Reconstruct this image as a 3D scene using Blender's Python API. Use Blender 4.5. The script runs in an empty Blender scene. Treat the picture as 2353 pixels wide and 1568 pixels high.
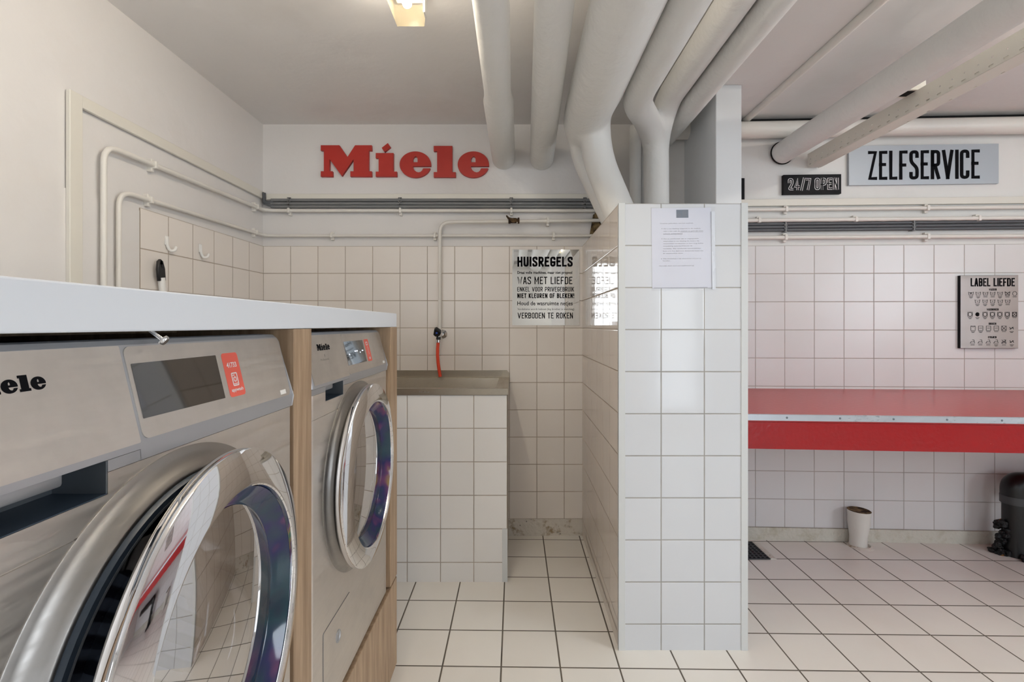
import bpy, bmesh, math, random
from mathutils import Vector, Matrix
random.seed(7)
SC = bpy.context.scene
COL = SC.collection
PI = math.pi

# ------------------------------------------------------------------ camera, world, light, exposure
FPX, CX, CY, H = 1140.0, 1183.0, 747.0, 1.16          # focal length and vanishing point in pixels of a 2353x1568 frame, eye height
cam = bpy.data.cameras.new('camera'); camo = bpy.data.objects.new('camera', cam); COL.objects.link(camo)
cam.sensor_fit = 'HORIZONTAL'; cam.sensor_width = 36.0; cam.lens = 36.0 * FPX / 2353.0
cam.shift_x = -(CX - 1176.5) / 2353.0; cam.shift_y = -(784.0 - CY) / 2353.0
cam.clip_start = 0.02
camo.location = (0, 0, H); camo.rotation_euler = (PI / 2, 0, 0)
SC.camera = camo
w = bpy.data.worlds.new('sky'); SC.world = w; w.use_nodes = True
w.node_tree.nodes['Background'].inputs[0].default_value = (0.75, 0.87, 1.0, 1)
w.node_tree.nodes['Background'].inputs[1].default_value = 1.0
SC.view_settings.view_transform = 'Standard'; SC.view_settings.look = 'None'
SC.view_settings.gamma = 1.0; SC.view_settings.use_curve_mapping = False
SC.view_settings.exposure = 0.37
SC.cycles.use_denoising = True
SC.cycles.max_bounces = 10; SC.cycles.diffuse_bounces = 5; SC.cycles.glossy_bounces = 5
SC.cycles.transparent_max_bounces = 12; SC.cycles.sample_clamp_indirect = 6.0

def area(name, loc, target, sx, sy, power, color):
    l = bpy.data.lights.new(name, 'AREA'); l.shape = 'RECTANGLE'; l.size = sx; l.size_y = sy
    l.energy = power; l.color = color
    o = bpy.data.objects.new(name, l); COL.objects.link(o); o.location = loc
    o.rotation_euler = (Vector(target) - Vector(loc)).to_track_quat('-Z', 'Y').to_euler()
    return o
area('glass_door_daylight', (1.85, -2.16, 1.15), (1.55, 2.0, 1.15), 0.4, 1.9, 5, (0.86, 0.93, 1.0))
area('rear_fill_light', (-0.86, -2.16, 1.52), (-0.5, 2.0, 1.2), 0.85, 1.2, 10, (0.93, 0.96, 1.0))  # fill light added behind the camera to even out the back wall
area('side_window_daylight', (4.06, -0.5, 1.55), (0.0, 1.2, 1.0), 1.5, 1.2, 36, (0.84, 0.92, 1.0))

# ------------------------------------------------------------------ node helpers and materials
class NT:
    def __init__(s, name):
        s.mat = bpy.data.materials.new(name); s.mat.use_nodes = True
        s.t = s.mat.node_tree; s.b = s.t.nodes['Principled BSDF']; s.out = s.t.nodes['Material Output']
    def n(s, typ, **kw):
        nd = s.t.nodes.new(typ)
        for k, v in kw.items(): setattr(nd, k, v)
        return nd
    def put(s, sock, v):
        if hasattr(v, 'is_output'): s.t.links.new(v, sock)
        elif isinstance(v, (tuple, list)) and len(v) == 3 and sock.type == 'RGBA': sock.default_value = (*v, 1)
        else: sock.default_value = v
    def m(s, op, a, b=0.0, c=0.0):
        nd = s.n('ShaderNodeMath', operation=op)
        s.put(nd.inputs[0], a); s.put(nd.inputs[1], b); s.put(nd.inputs[2], c)
        return nd.outputs[0]
    def rng(s, v, a, b, c=0.0, d=1.0):
        nd = s.n('ShaderNodeMapRange'); nd.clamp = True
        for i, x in enumerate((v, a, b, c, d)): s.put(nd.inputs[i], x)
        return nd.outputs[0]
    def mix(s, f, a, b):
        nd = s.n('ShaderNodeMix', data_type='RGBA')
        s.put(nd.inputs[0], f); s.put(nd.inputs[6], a); s.put(nd.inputs[7], b)
        return nd.outputs[2]
    def pos(s): return s.n('ShaderNodeNewGeometry').outputs['Position']
    def dot(s, p, d):
        nd = s.n('ShaderNodeVectorMath', operation='DOT_PRODUCT'); s.put(nd.inputs[0], p); nd.inputs[1].default_value = d
        return nd.outputs['Value']
    def noise(s, scale, detail=3.0, vec=None, rough=0.5, stretch=None):
        nd = s.n('ShaderNodeTexNoise'); nd.inputs['Scale'].default_value = scale; nd.inputs['Detail'].default_value = detail
        nd.inputs['Roughness'].default_value = rough
        v = vec if vec is not None else s.pos()
        if stretch:
            mp = s.n('ShaderNodeMapping'); s.put(mp.inputs[0], v); mp.inputs['Scale'].default_value = stretch; v = mp.outputs[0]
        s.put(nd.inputs['Vector'], v)
        return nd.outputs[0]
    def bump(s, h, dist, strength=1.0, prev=None):
        nd = s.n('ShaderNodeBump'); nd.inputs['Strength'].default_value = strength; nd.inputs['Distance'].default_value = dist
        s.put(nd.inputs['Height'], h)
        if prev is not None: s.put(nd.inputs['Normal'], prev)
        return nd.outputs[0]
    def set(s, **kw):
        for k, v in kw.items(): s.put(s.b.inputs[k.replace('_', ' ')], v)
        return s.mat

def lin(r, g, b):
    f = lambda c: (c / 255 / 12.92) if c <= 10.3 else ((c / 255 + 0.055) / 1.055) ** 2.4
    return (f(r), f(g), f(b))

def plain(name, col, rough=0.5, metal=0.0, bump=None, **kw):
    k = NT(name)
    if bump: k.set(Normal=k.bump(k.noise(bump[0], 4), bump[1]))
    return k.set(Base_Color=col, Roughness=rough, Metallic=metal, **kw)

def tile_mat(name, udir, u0, su, vdir, v0, sv, tile, grout, gw=0.003, rough=0.1, var=0.03, stain=0.0, wavy=0.0006):
    k = NT(name); p = k.pos()
    cells, dist = [], []
    for d, o, s in ((udir, u0, su), (vdir, v0, sv)):
        x = k.m('DIVIDE', k.m('SUBTRACT', k.dot(p, d), o), s)
        f = k.m('FRACT', x); cells.append(k.m('FLOOR', x))
        dist.append(k.m('MULTIPLY', k.m('MINIMUM', f, k.m('SUBTRACT', 1.0, f)), s))
    d = k.m('MINIMUM', *dist)
    mask = k.rng(d, gw * 0.5 - 0.0004, gw * 0.5 + 0.0006)
    cv = k.n('ShaderNodeCombineXYZ'); k.put(cv.inputs[0], cells[0]); k.put(cv.inputs[1], cells[1])
    wn = k.n('ShaderNodeTexWhiteNoise', noise_dimensions='3D'); k.put(wn.inputs['Vector'], cv.outputs[0])
    shade = k.m('MULTIPLY_ADD', k.m('SUBTRACT', wn.outputs['Value'], 0.5), var * 2, 1.0)
    hs = k.n('ShaderNodeHueSaturation'); k.put(hs.inputs['Color'], tile); k.put(hs.inputs['Value'], shade)
    col = hs.outputs[0]
    if stain: col = k.mix(k.m('MULTIPLY', k.rng(k.noise(2.3, 5), 0.5, 0.78), stain), col, lin(176, 150, 122))
    g2 = k.mix(k.rng(k.noise(9, 3), 0.35, 0.7), grout, tuple(c * 0.72 for c in grout))
    n1 = k.bump(k.noise(7, 2), wavy)
    n2 = k.bump(k.rng(d, 0.0, gw * 0.5 + 0.002), 0.0014, 1.0, n1)
    return k.set(Base_Color=k.mix(mask, g2, col), Roughness=k.m('MULTIPLY_ADD', mask, rough - 0.75, 0.75), Normal=n2)

def plaster(name, col, stain=0.25, scol=(150, 135, 118), b=0.003, scale=14, rough=0.55):
    k = NT(name)
    c = k.mix(k.m('MULTIPLY', k.rng(k.noise(1.7, 6, rough=0.65), 0.52, 0.8), stain), col, lin(*scol))
    nb = k.bump(k.noise(scale, 5), b)
    return k.set(Base_Color=c, Roughness=rough, Normal=nb)

WH = lin(226, 222, 216)
M = {}
M['wall'] = plaster('white_wall_paint', lin(224, 221, 219), 0.18, (190, 176, 160), 0.004, 9)
M['wall_cool'] = plaster('white_wall_paint_cool', lin(226, 224, 221), 0.2, (180, 172, 162), 0.004, 9)
M['ceil'] = plaster('ceiling_paint', lin(230, 227, 225), 0.2, (178, 168, 155), 0.006, 6)
M['column'] = plaster('column_paint', lin(228, 230, 232), 0.1, (190, 188, 184), 0.003, 10)
M['pipe'] = plaster('pipe_lagging_paint', lin(226, 225, 222), 0.16, (188, 180, 168), 0.006, 16)
M['pipe_small'] = plaster('pipe_paint', lin(226, 222, 215), 0.2, (182, 170, 150), 0.0012, 60, 0.4)
M['cream'] = plain('cream_trunking', lin(222, 218, 208), 0.4)
M['grey_pipe'] = plain('grey_conduit', lin(120, 121, 122), 0.45)
M['grey_dark'] = plain('dark_grey_conduit', lin(84, 86, 90), 0.45)
M['black'] = plain('black_plastic', lin(24, 24, 27), 0.45)
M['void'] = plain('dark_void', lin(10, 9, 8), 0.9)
M['pipe_black'] = plain('black_drain_plastic', lin(9, 9, 11), 0.35)
M['white_plastic'] = plain('white_plastic', lin(232, 230, 226), 0.3)
M['skirt'] = None
k = NT('crumbling_plaster')
c1 = k.mix(k.rng(k.noise(14, 6, rough=0.7), 0.54, 0.66), lin(216, 210, 200), lin(158, 138, 108))
c1 = k.mix(k.rng(k.noise(30, 5, rough=0.7), 0.62, 0.7), c1, lin(70, 60, 48))
M['skirt'] = k.set(Base_Color=c1, Roughness=0.85, Normal=k.bump(k.noise(40, 6), 0.01))
k = NT('yellowed_plaster')
c1 = k.mix(k.m('MULTIPLY', k.rng(k.noise(10, 6, rough=0.7), 0.5, 0.7), 0.6), lin(208, 204, 192), lin(170, 160, 132))
M['skirt_pale'] = k.set(Base_Color=c1, Roughness=0.8, Normal=k.bump(k.noise(40, 6), 0.008))
GB = lin(184, 168, 151)
TB = lin(235, 228, 221)
M['t_back'] = tile_mat('wall_tile_back', (1, 0, 0), -1.383, 0.1504, (0, 0, 1), 0.093, 0.15, TB, GB, 0.0030, 0.28, 0.02, 0.1)
M['t_left'] = tile_mat('wall_tile_left', (0, 1, 0), 1.831, 0.1504, (0, 0, 1), 0.093, 0.15, TB, GB, 0.0030, 0.12, 0.02, 0.12)
M['t_half'] = tile_mat('wall_tile_partition_end', (1, 0, 0), 0.521, 0.154, (0, 0, 1), 0.093, 0.15, lin(218, 220, 224), lin(178, 174, 168), 0.0034, 0.08, 0.015)
M['t_side'] = tile_mat('wall_tile_partition_side', (0, 1, 0), 1.79, 0.15, (0, 0, 1), 0.093, 0.15, lin(224, 215, 206), lin(170, 152, 134), 0.003, 0.05, 0.015, 0.15)
M['t_sink'] = tile_mat('wall_tile_sink', (1, 0, 0), -0.035, 0.1504, (0, 0, 1), 0.088, 0.1512, lin(240, 238, 236), lin(188, 176, 164), 0.0034, 0.12, 0.02)
RU = Vector((1, -0.045, 0)).normalized(); RN = Vector((RU.y, -RU.x, 0)); RO = Vector((1.22, 2.685, 0))
M['t_right'] = tile_mat('wall_tile_right', tuple(RU), RU.dot(RO) + 0.08, 0.1552, (0, 0, 1), 0.068, 0.152, lin(221, 219, 219), lin(184, 174, 167), 0.0031, 0.3, 0.025, 0.1)
M['t_end'] = tile_mat('wall_tile_end', (0, 1, 0), 0.26, 0.15, (0, 0, 1), 0.068, 0.152, lin(224, 218, 214), lin(172, 160, 150))
M['floor'] = tile_mat('floor_tile', (1, 0, 0), -0.0463, 0.2, (0.0175, 1, 0), 0.0815, 0.2, lin(240, 236, 229), lin(104, 95, 84), 0.0052, 0.22, 0.025, 0.12, 0.0004)
M['worktop'] = plain('white_laminate', lin(226, 230, 236), 0.35)
M['bead'] = plain('painted_corner_bead', lin(214, 216, 216), 0.45)
k = NT('oak_veneer')
g = k.noise(9, 5, stretch=(7, 7, 0.55), rough=0.6); g2 = k.noise(2.4, 4, stretch=(4, 4, 0.5))
cw = k.mix(k.rng(g, 0.35, 0.68), lin(150, 124, 98), lin(184, 158, 130)); cw = k.mix(k.m('MULTIPLY', k.rng(g2, 0.55, 0.7), 0.5), cw, lin(122, 98, 76))
M['oak'] = k.set(Base_Color=cw, Roughness=0.5, Normal=k.bump(g, 0.0006))
def steel(name, col, rough, mott=0.35, aniso=None, metal=1.0):
    k = NT(name)
    br = k.noise(60, 3, stretch=(1, 0.06, 2.2)) if aniso != 'z' else k.noise(60, 3, stretch=(2, 2, 0.05))
    sm = k.noise(6.5, 5, rough=0.6)
    c = k.mix(k.m('MULTIPLY', k.rng(sm, 0.42, 0.72), mott), col, tuple(x * 0.72 for x in col))
    r = k.m('ADD', k.rng(br, 0.3, 0.7, rough * 0.85, rough * 1.15), k.rng(sm, 0.4, 0.7, 0.0, 0.08))
    return k.set(Base_Color=c, Roughness=r, Metallic=metal, Normal=k.bump(br, 0.0001))
M['steel'] = steel('brushed_steel', lin(222, 216, 209), 0.46)
M['panel_steel'] = steel('smudged_steel', lin(218, 213, 207), 0.42, 0.6)
M['sink_steel'] = steel('sink_steel', lin(178, 170, 156), 0.42, 0.3)
M['collar'] = steel('satin_steel', lin(158, 154, 150), 0.36, 0.2)
M['silver'] = plain('silver_paint', lin(184, 186, 190), 0.42, 0.75)
M['silver_dark'] = plain('dark_silver_paint', lin(110, 116, 122), 0.4, 0.6)
M['chrome'] = plain('chrome', lin(232, 232, 234), 0.035, 1.0)
M['clip'] = plain('dull_zinc', lin(120, 120, 120), 0.5, 0.4)
M['black_sign'] = plain('matt_black_sign', lin(15, 15, 19), 0.6, IOR=1.3)
M['alu'] = steel('worn_aluminium', lin(196, 200, 206), 0.28, 0.4)
M['rubber'] = plain('blue_grey_rubber', lin(52, 64, 78), 0.4)
M['rubber_grey'] = plain('grey_rubber', lin(96, 98, 104), 0.45)
M['drum'] = steel('drum_steel', lin(150, 150, 152), 0.3)
k = NT('display_glass'); M['display'] = k.set(Base_Color=lin(38, 34, 32), Roughness=0.04, IOR=2.0)
k = NT('door_glass'); k.set(Base_Color=lin(238, 235, 233), Roughness=0.02, Metallic=1.0)
tr = k.n('ShaderNodeBsdfTransparent'); tr.inputs[0].default_value = (0.8, 0.8, 0.82, 1); mx = k.n('ShaderNodeMixShader'); mx.inputs[0].default_value = 0.27
k.t.links.new(k.b.outputs[0], mx.inputs[1]); k.t.links.new(tr.outputs[0], mx.inputs[2]); k.t.links.new(mx.outputs[0], k.out.inputs[0]); M['glass'] = k.mat
def rim_film():
    k = NT('iridescent_glass_rim')
    v = k.noise(7.5, 3)
    r = k.n('ShaderNodeValToRGB'); k.put(r.inputs[0], v)
    els = r.color_ramp.elements
    els[0].position = 0.3; els[0].color = (*lin(18, 30, 52), 1); els[1].position = 0.72; els[1].color = (*lin(36, 84, 78), 1)
    for p_, c_ in ((0.38, (22, 58, 70)), (0.45, (24, 50, 72)), (0.51, (32, 34, 82)), (0.56, (92, 48, 90)), (0.61, (136, 110, 62)), (0.66, (64, 104, 80))):
        e = els.new(p_); e.color = (*lin(*c_), 1)
    k.set(Base_Color=r.outputs[0], Roughness=0.08, IOR=1.5)
    return k.mat
M['rim_glass'] = rim_film()
def paint_red(name, c, scuff, rough):
    k = NT(name)
    cc = k.mix(k.rng(k.noise(11, 6, rough=0.75), 0.69, 0.72, 0, scuff), c, lin(226, 200, 196))
    return k.set(Base_Color=cc, Roughness=rough, Normal=k.bump(k.noise(55, 3), 0.0012))
M['red_top'] = paint_red('red_paint_sheen', lin(174, 34, 33), 0.25, 0.3)  # front board's red, lightened for the white wall reflected at a low angle
M['red_front'] = paint_red('red_gloss_paint', lin(152, 4, 12), 0.5, 0.22)
M['red_letter'] = plain('red_letter_paint', lin(176, 38, 26), 0.5)
M['coral'] = plain('coral_vinyl', lin(222, 96, 80), 0.45)
M['hose'] = plain('orange_red_hose', lin(224, 66, 28), 0.4)
M['ink'] = plain('black_ink', lin(20, 20, 23), 0.85, IOR=1.15)
M['ink_grey'] = plain('grey_ink', lin(118, 116, 124), 0.6)
M['ink_soft'] = plain('soft_grey_ink', lin(128, 124, 118), 0.6)
M['ink_white'] = plain('white_ink', lin(226, 222, 222), 0.5)
M['mirror'] = plain('mirror_acrylic', lin(236, 236, 234), 0.015, 1.0)
M['silver_sign'] = plain('silver_sign_face', lin(176, 182, 188), 0.45, 0.35)
M['mirror_sign'] = plain('silver_mirror_face', lin(206, 200, 200), 0.06, 0.9)
M['paper'] = plain('paper', lin(222, 224, 236), 0.7)
k = NT('clear_sleeve'); k.set(Base_Color=(0.9, 0.91, 0.95), Roughness=0.08, Normal=k.bump(k.noise(16, 3, stretch=(1, 1, 0.35)), 0.006))
tr = k.n('ShaderNodeBsdfTransparent'); mx = k.n('ShaderNodeMixShader'); mx.inputs[0].default_value = 0.86
k.t.links.new(k.b.outputs[0], mx.inputs[1]); k.t.links.new(tr.outputs[0], mx.inputs[2]); k.t.links.new(mx.outputs[0], k.out.inputs[0]); M['sleeve'] = k.mat
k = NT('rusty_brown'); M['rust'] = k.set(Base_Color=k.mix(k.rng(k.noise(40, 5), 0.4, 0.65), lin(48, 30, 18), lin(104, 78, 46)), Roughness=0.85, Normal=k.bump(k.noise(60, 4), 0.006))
k = NT('broken_wood'); M['wood_dark'] = k.set(Base_Color=k.mix(k.rng(k.noise(28, 5), 0.42, 0.6), lin(52, 40, 22), lin(134, 112, 76)), Roughness=0.9, Normal=k.bump(k.noise(50, 4), 0.008))
k = NT('tar_sealant'); M['tar'] = k.set(Base_Color=k.mix(k.rng(k.noise(34, 5), 0.66, 0.7), lin(16, 16, 18), lin(150, 100, 40)), Roughness=0.5, Normal=k.bump(k.noise(50, 4), 0.02))
k = NT('tube_light'); k.set(Base_Color=(1, 1, 1)); k.put(k.b.inputs['Emission Color'], (1.0, 0.92, 0.81)); k.b.inputs['Emission Strength'].default_value = 47; M['tube'] = k.mat
k = NT('cool_tube_light'); k.set(Base_Color=(1, 1, 1)); k.put(k.b.inputs['Emission Color'], (1.0, 0.97, 0.93)); k.b.inputs['Emission Strength'].default_value = 52; M['tube2'] = k.mat
k = NT('fill_tube_light'); k.set(Base_Color=(1, 1, 1)); k.put(k.b.inputs['Emission Color'], (0.9, 0.95, 1.0)); k.b.inputs['Emission Strength'].default_value = 38; M['tube3'] = k.mat  # tube of the added fill lamp behind the camera
k = NT('ribbed_diffuser'); k.set(Base_Color=lin(228, 212, 170), Roughness=0.2)
tr = k.n('ShaderNodeBsdfTransparent'); tr.inputs[0].default_value = (1, 0.98, 0.93, 1); mx = k.n('ShaderNodeMixShader'); mx.inputs[0].default_value = 0.82
k.t.links.new(k.b.outputs[0], mx.inputs[1]); k.t.links.new(tr.outputs[0], mx.inputs[2]); k.t.links.new(mx.outputs[0], k.out.inputs[0]); M['diffuser'] = k.mat
k = NT('laundry_cloth'); st = k.m('FRACT', k.m('MULTIPLY', k.dot(k.pos(), (0.3, 0.6, 0.7)), 45.0))
M['cloth'] = k.set(Base_Color=k.mix(k.rng(st, 0.45, 0.55), lin(36, 40, 58), lin(150, 166, 190)), Roughness=0.9)
M['cloth_pale'] = plain('pale_cloth', lin(205, 196, 194), 0.9)

# ------------------------------------------------------------------ object helpers
WL = {}
def prop(o, label=None, cat=None, group=None, kind=None):
    for k_, v in (('label', label), ('category', cat), ('group', group), ('kind', kind)):
        if v: o[k_] = v
    return o
def thing(name, label, cat, loc, group=None):
    o = bpy.data.objects.new(name, None); COL.objects.link(o); o.location = loc; o.empty_display_size = 0.05
    WL[o.name] = Vector(loc)
    return prop(o, label, cat, group)
def link(name, me, mats, parent=None, smooth=None):
    mats = mats if isinstance(mats, (list, tuple)) else [mats]
    vs = [v.co.copy() for v in me.vertices]
    lo = Vector([min(v[i] for v in vs) for i in range(3)]); hi = Vector([max(v[i] for v in vs) for i in range(3)])
    c = Vector(((lo.x + hi.x) / 2, (lo.y + hi.y) / 2, lo.z))
    me.transform(Matrix.Translation(-c))
    if not me.materials:
        for m in mats: me.materials.append(m)
    o = bpy.data.objects.new(name, me); COL.objects.link(o)
    WL[o.name] = c
    if parent is not None:
        o.parent = parent; o.location = c - WL[parent.name]
    else: o.location = c
    if smooth is not None:
        for p in me.polygons: p.use_smooth = True
        if smooth < 179:
            me.set_sharp_from_angle(angle=math.radians(smooth))
    me.name = name
    return o
def obj(name, bm, mats, parent=None, smooth=None):
    me = bpy.data.meshes.new(name)
    bmesh.ops.recalc_face_normals(bm, faces=bm.faces)
    bm.to_mesh(me); bm.free()
    return link(name, me, mats, parent, smooth)
def struct(name, bm, mats, smooth=None):
    return prop(obj(name, bm, mats, None, smooth), kind='structure')
def single(name, bm, mats, label, cat, smooth=None, group=None):
    return prop(obj(name, bm, mats, None, smooth), label, cat, group)

def box(bm, x0, x1, y0, y1, z0, z1, bev=0.0, seg=2, mi=0):
    vs = [bm.verts.new((x, y, z)) for x in (x0, x1) for y in (y0, y1) for z in (z0, z1)]
    fs = [bm.faces.new([vs[i] for i in q]) for q in ((0, 1, 3, 2), (4, 6, 7, 5), (0, 4, 5, 1), (2, 3, 7, 6), (0, 2, 6, 4), (1, 5, 7, 3))]
    for f in fs: f.material_index = mi
    if bev:
        es = list({e for f in fs for e in f.edges})
        r = bmesh.ops.bevel(bm, geom=es, offset=bev, segments=seg, affect='EDGES', profile=0.5)
        for f in r['faces']: f.material_index = mi
    return bm
def B(*a, **k): return box(bmesh.new(), *a, **k)
class Frame:
    def __init__(s, o, u, v):
        s.o = Vector(o); s.u = Vector(u).normalized(); s.v = Vector(v).normalized(); s.n = s.u.cross(s.v)
    def p(s, a, b, h=0.0): return s.o + s.u * a + s.v * b + s.n * h
def fbox(bm, F, a0, a1, b0, b1, h0, h1, bev=0.0, seg=2, mi=0):
    n0 = len(bm.verts); t = bmesh.new(); box(t, a0, a1, b0, b1, h0, h1, bev, seg, mi)
    mp = [bm.verts.new(F.p(*v.co)) for v in t.verts]; t.verts.index_update()
    for f in t.faces:
        nf = bm.faces.new([mp[v.index] for v in f.verts]); nf.material_index = mi
    t.free(); return bm
def prism(bm, pts, y0, y1, axis='y', mi=0):
    def P(a, b, t): return (a, t, b) if axis == 'y' else ((t, a, b) if axis == 'x' else (a, b, t))
    A = [bm.verts.new(P(a, b, y0)) for a, b in pts]; C = [bm.verts.new(P(a, b, y1)) for a, b in pts]
    n = len(pts); fs = [bm.faces.new(A), bm.faces.new(C[::-1])]
    for i in range(n): fs.append(bm.faces.new((A[i], A[(i + 1) % n], C[(i + 1) % n], C[i])))
    for f in fs: f.material_index = mi
    return fs
def bend(pts, r, n=7):
    pts = [Vector(p) for p in pts]; out = [pts[0]]
    for i in range(1, len(pts) - 1):
        a, b, c = pts[i - 1], pts[i], pts[i + 1]
        rr = min(r, (a - b).length * 0.49, (c - b).length * 0.49)
        p0 = b + (a - b).normalized() * rr; p2 = b + (c - b).normalized() * rr
        for k_ in range(n + 1):
            t = k_ / n; out.append(p0 * (1 - t) ** 2 + b * 2 * t * (1 - t) + p2 * t * t)
    out.append(pts[-1]); return out
def tube(bm, pts, r, n=14, caps=True, mi=0):
    pts = [Vector(p) for p in pts]; rs = r if isinstance(r, (list, tuple)) else [r] * len(pts)
    T = []
    for i in range(len(pts)):
        a = pts[max(i - 1, 0)]; b = pts[min(i + 1, len(pts) - 1)]; T.append((b - a).normalized())
    up = Vector((0, 0, 1)) if abs(T[0].z) < 0.9 else Vector((0, 1, 0))
    nrm = (up - T[0] * up.dot(T[0])).normalized(); rings = []
    for i, p in enumerate(pts):
        nrm = (nrm - T[i] * nrm.dot(T[i])).normalized(); bi = T[i].cross(nrm)
        rings.append([bm.verts.new(p + (nrm * math.cos(2 * PI * j / n) + bi * math.sin(2 * PI * j / n)) * rs[i]) for j in range(n)])
    for i in range(len(rings) - 1):
        for j in range(n):
            f = bm.faces.new((rings[i][j], rings[i][(j + 1) % n], rings[i + 1][(j + 1) % n], rings[i + 1][j])); f.material_index = mi
    if caps:
        bm.faces.new(rings[0][::-1]).material_index = mi; bm.faces.new(rings[-1]).material_index = mi
    return bm
def Tb(*a, **k): return tube(bmesh.new(), *a, **k)
def lathe(bm, prof, o, axis, n=96, closed=False, mi=0):
    """prof: (radius, height along axis)"""
    ax = Vector(axis).normalized(); a = Vector((0, 0, 1)) if abs(ax.z) < 0.9 else Vector((1, 0, 0))
    a = (a - ax * a.dot(ax)).normalized(); b = ax.cross(a); o = Vector(o); rings = []
    for r, h in prof:
        if r < 1e-6: rings.append([bm.verts.new(o + ax * h)])
        else: rings.append([bm.verts.new(o + ax * h + (a * math.cos(2 * PI * j / n) + b * math.sin(2 * PI * j / n)) * r) for j in range(n)])
    m = len(rings)
    for i in range(m if closed else m - 1):
        A, C = rings[i], rings[(i + 1) % m]
        for j in range(n):
            q = [A[j % len(A)], A[(j + 1) % len(A)], C[(j + 1) % len(C)], C[j % len(C)]]
            q2 = []
            for v in q:
                if v not in q2: q2.append(v)
            if len(q2) > 2: bm.faces.new(q2).material_index = mi
    return bm
def Lt(*a, **k): return lathe(bmesh.new(), *a, **k)
def evaluated(o):
    bpy.context.view_layer.update()
    me = bpy.data.meshes.new_from_object(o.evaluated_get(bpy.context.evaluated_depsgraph_get()))
    return me
def cut(o, bms):
    cs = []
    for bm in bms:
        me = bpy.data.meshes.new('cutter'); bmesh.ops.recalc_face_normals(bm, faces=bm.faces); bm.to_mesh(me); bm.free()
        for m in o.data.materials: me.materials.append(m)
        c = bpy.data.objects.new('cutter', me); COL.objects.link(c); cs.append(c)
        md = o.modifiers.new('cut', 'BOOLEAN'); md.operation = 'DIFFERENCE'; md.solver = 'EXACT'; md.object = c
    me = evaluated(o); o.modifiers.clear(); old = o.data; o.data = me; me.name = old.name; bpy.data.meshes.remove(old)
    for c in cs:
        d = c.data; bpy.data.objects.remove(c); bpy.data.meshes.remove(d)
    for p in o.data.polygons: p.use_smooth = True
    o.data.set_sharp_from_angle(angle=math.radians(30))
def melt(name, bm, mat, voxel, smooth_it, parent=None):
    """joins several tubes into one continuous lagged surface"""
    me = bpy.data.meshes.new(name); bmesh.ops.recalc_face_normals(bm, faces=bm.faces); bm.to_mesh(me); bm.free()
    t = bpy.data.objects.new('tmp', me); COL.objects.link(t)
    r = t.modifiers.new('r', 'REMESH'); r.mode = 'VOXEL'; r.voxel_size = voxel
    s = t.modifiers.new('s', 'SMOOTH'); s.factor = 0.5; s.iterations = smooth_it
    m2 = evaluated(t); bpy.data.objects.remove(t); bpy.data.meshes.remove(me)
    m2.materials.clear()
    return link(name, m2, mat, parent, 180)

# 2-D shapes laid on a frame
def curve_mesh(cu):
    t = bpy.data.objects.new('tmp', cu); COL.objects.link(t)
    me = evaluated(t); bpy.data.objects.remove(t); bpy.data.curves.remove(cu)
    return me
def poly2d(name, polys, F, h0, h1, mat, parent=None, bev=0.0):
    cu = bpy.data.curves.new(name, 'CURVE'); cu.dimensions = '2D'; cu.fill_mode = 'BOTH'; cu.extrude = (h1 - h0) / 2
    if bev: cu.bevel_depth = bev; cu.offset = -bev; cu.extrude -= bev
    for poly in polys:
        sp = cu.splines.new('POLY'); sp.points.add(len(poly) - 1); sp.use_cyclic_u = True
        for q, (a, b) in zip(sp.points, poly): q.co = (a, b, 0, 1)
    me = curve_mesh(cu)
    for v in me.vertices: v.co = F.p(v.co.x, v.co.y, (h0 + h1) / 2 + v.co.z)
    me.materials.clear()
    return link(name, me, mat, parent)
def font_bm(bm, text, F, x0, y0, width=None, height=0.01, h=0.0005, bold=0.0, align='LEFT', mi=0):
    """plain text with cap height `height`, baseline y0; squeezed to `width` when given"""
    cu = bpy.data.curves.new('t', 'FONT'); cu.body = text; cu.size = 1.0; cu.offset = bold; cu.resolution_u = 2
    me = curve_mesh(cu)
    if not me.vertices: return bm
    xs = [v.co.x for v in me.vertices]; xa, xb = min(xs), max(xs)
    sy = height / 0.73; sx = width / (xb - xa) if width else sy
    W = (xb - xa) * sx; off = {'LEFT': 0, 'CENTER': -W / 2, 'RIGHT': -W}[align]
    vs = [bm.verts.new(F.p(x0 + off + (v.co.x - xa) * sx, y0 + v.co.y * sy, h)) for v in me.vertices]
    for p in me.polygons:
        try: bm.faces.new([vs[i] for i in p.vertices]).material_index = mi
        except ValueError: pass
    bpy.data.meshes.remove(me); return bm

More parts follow.
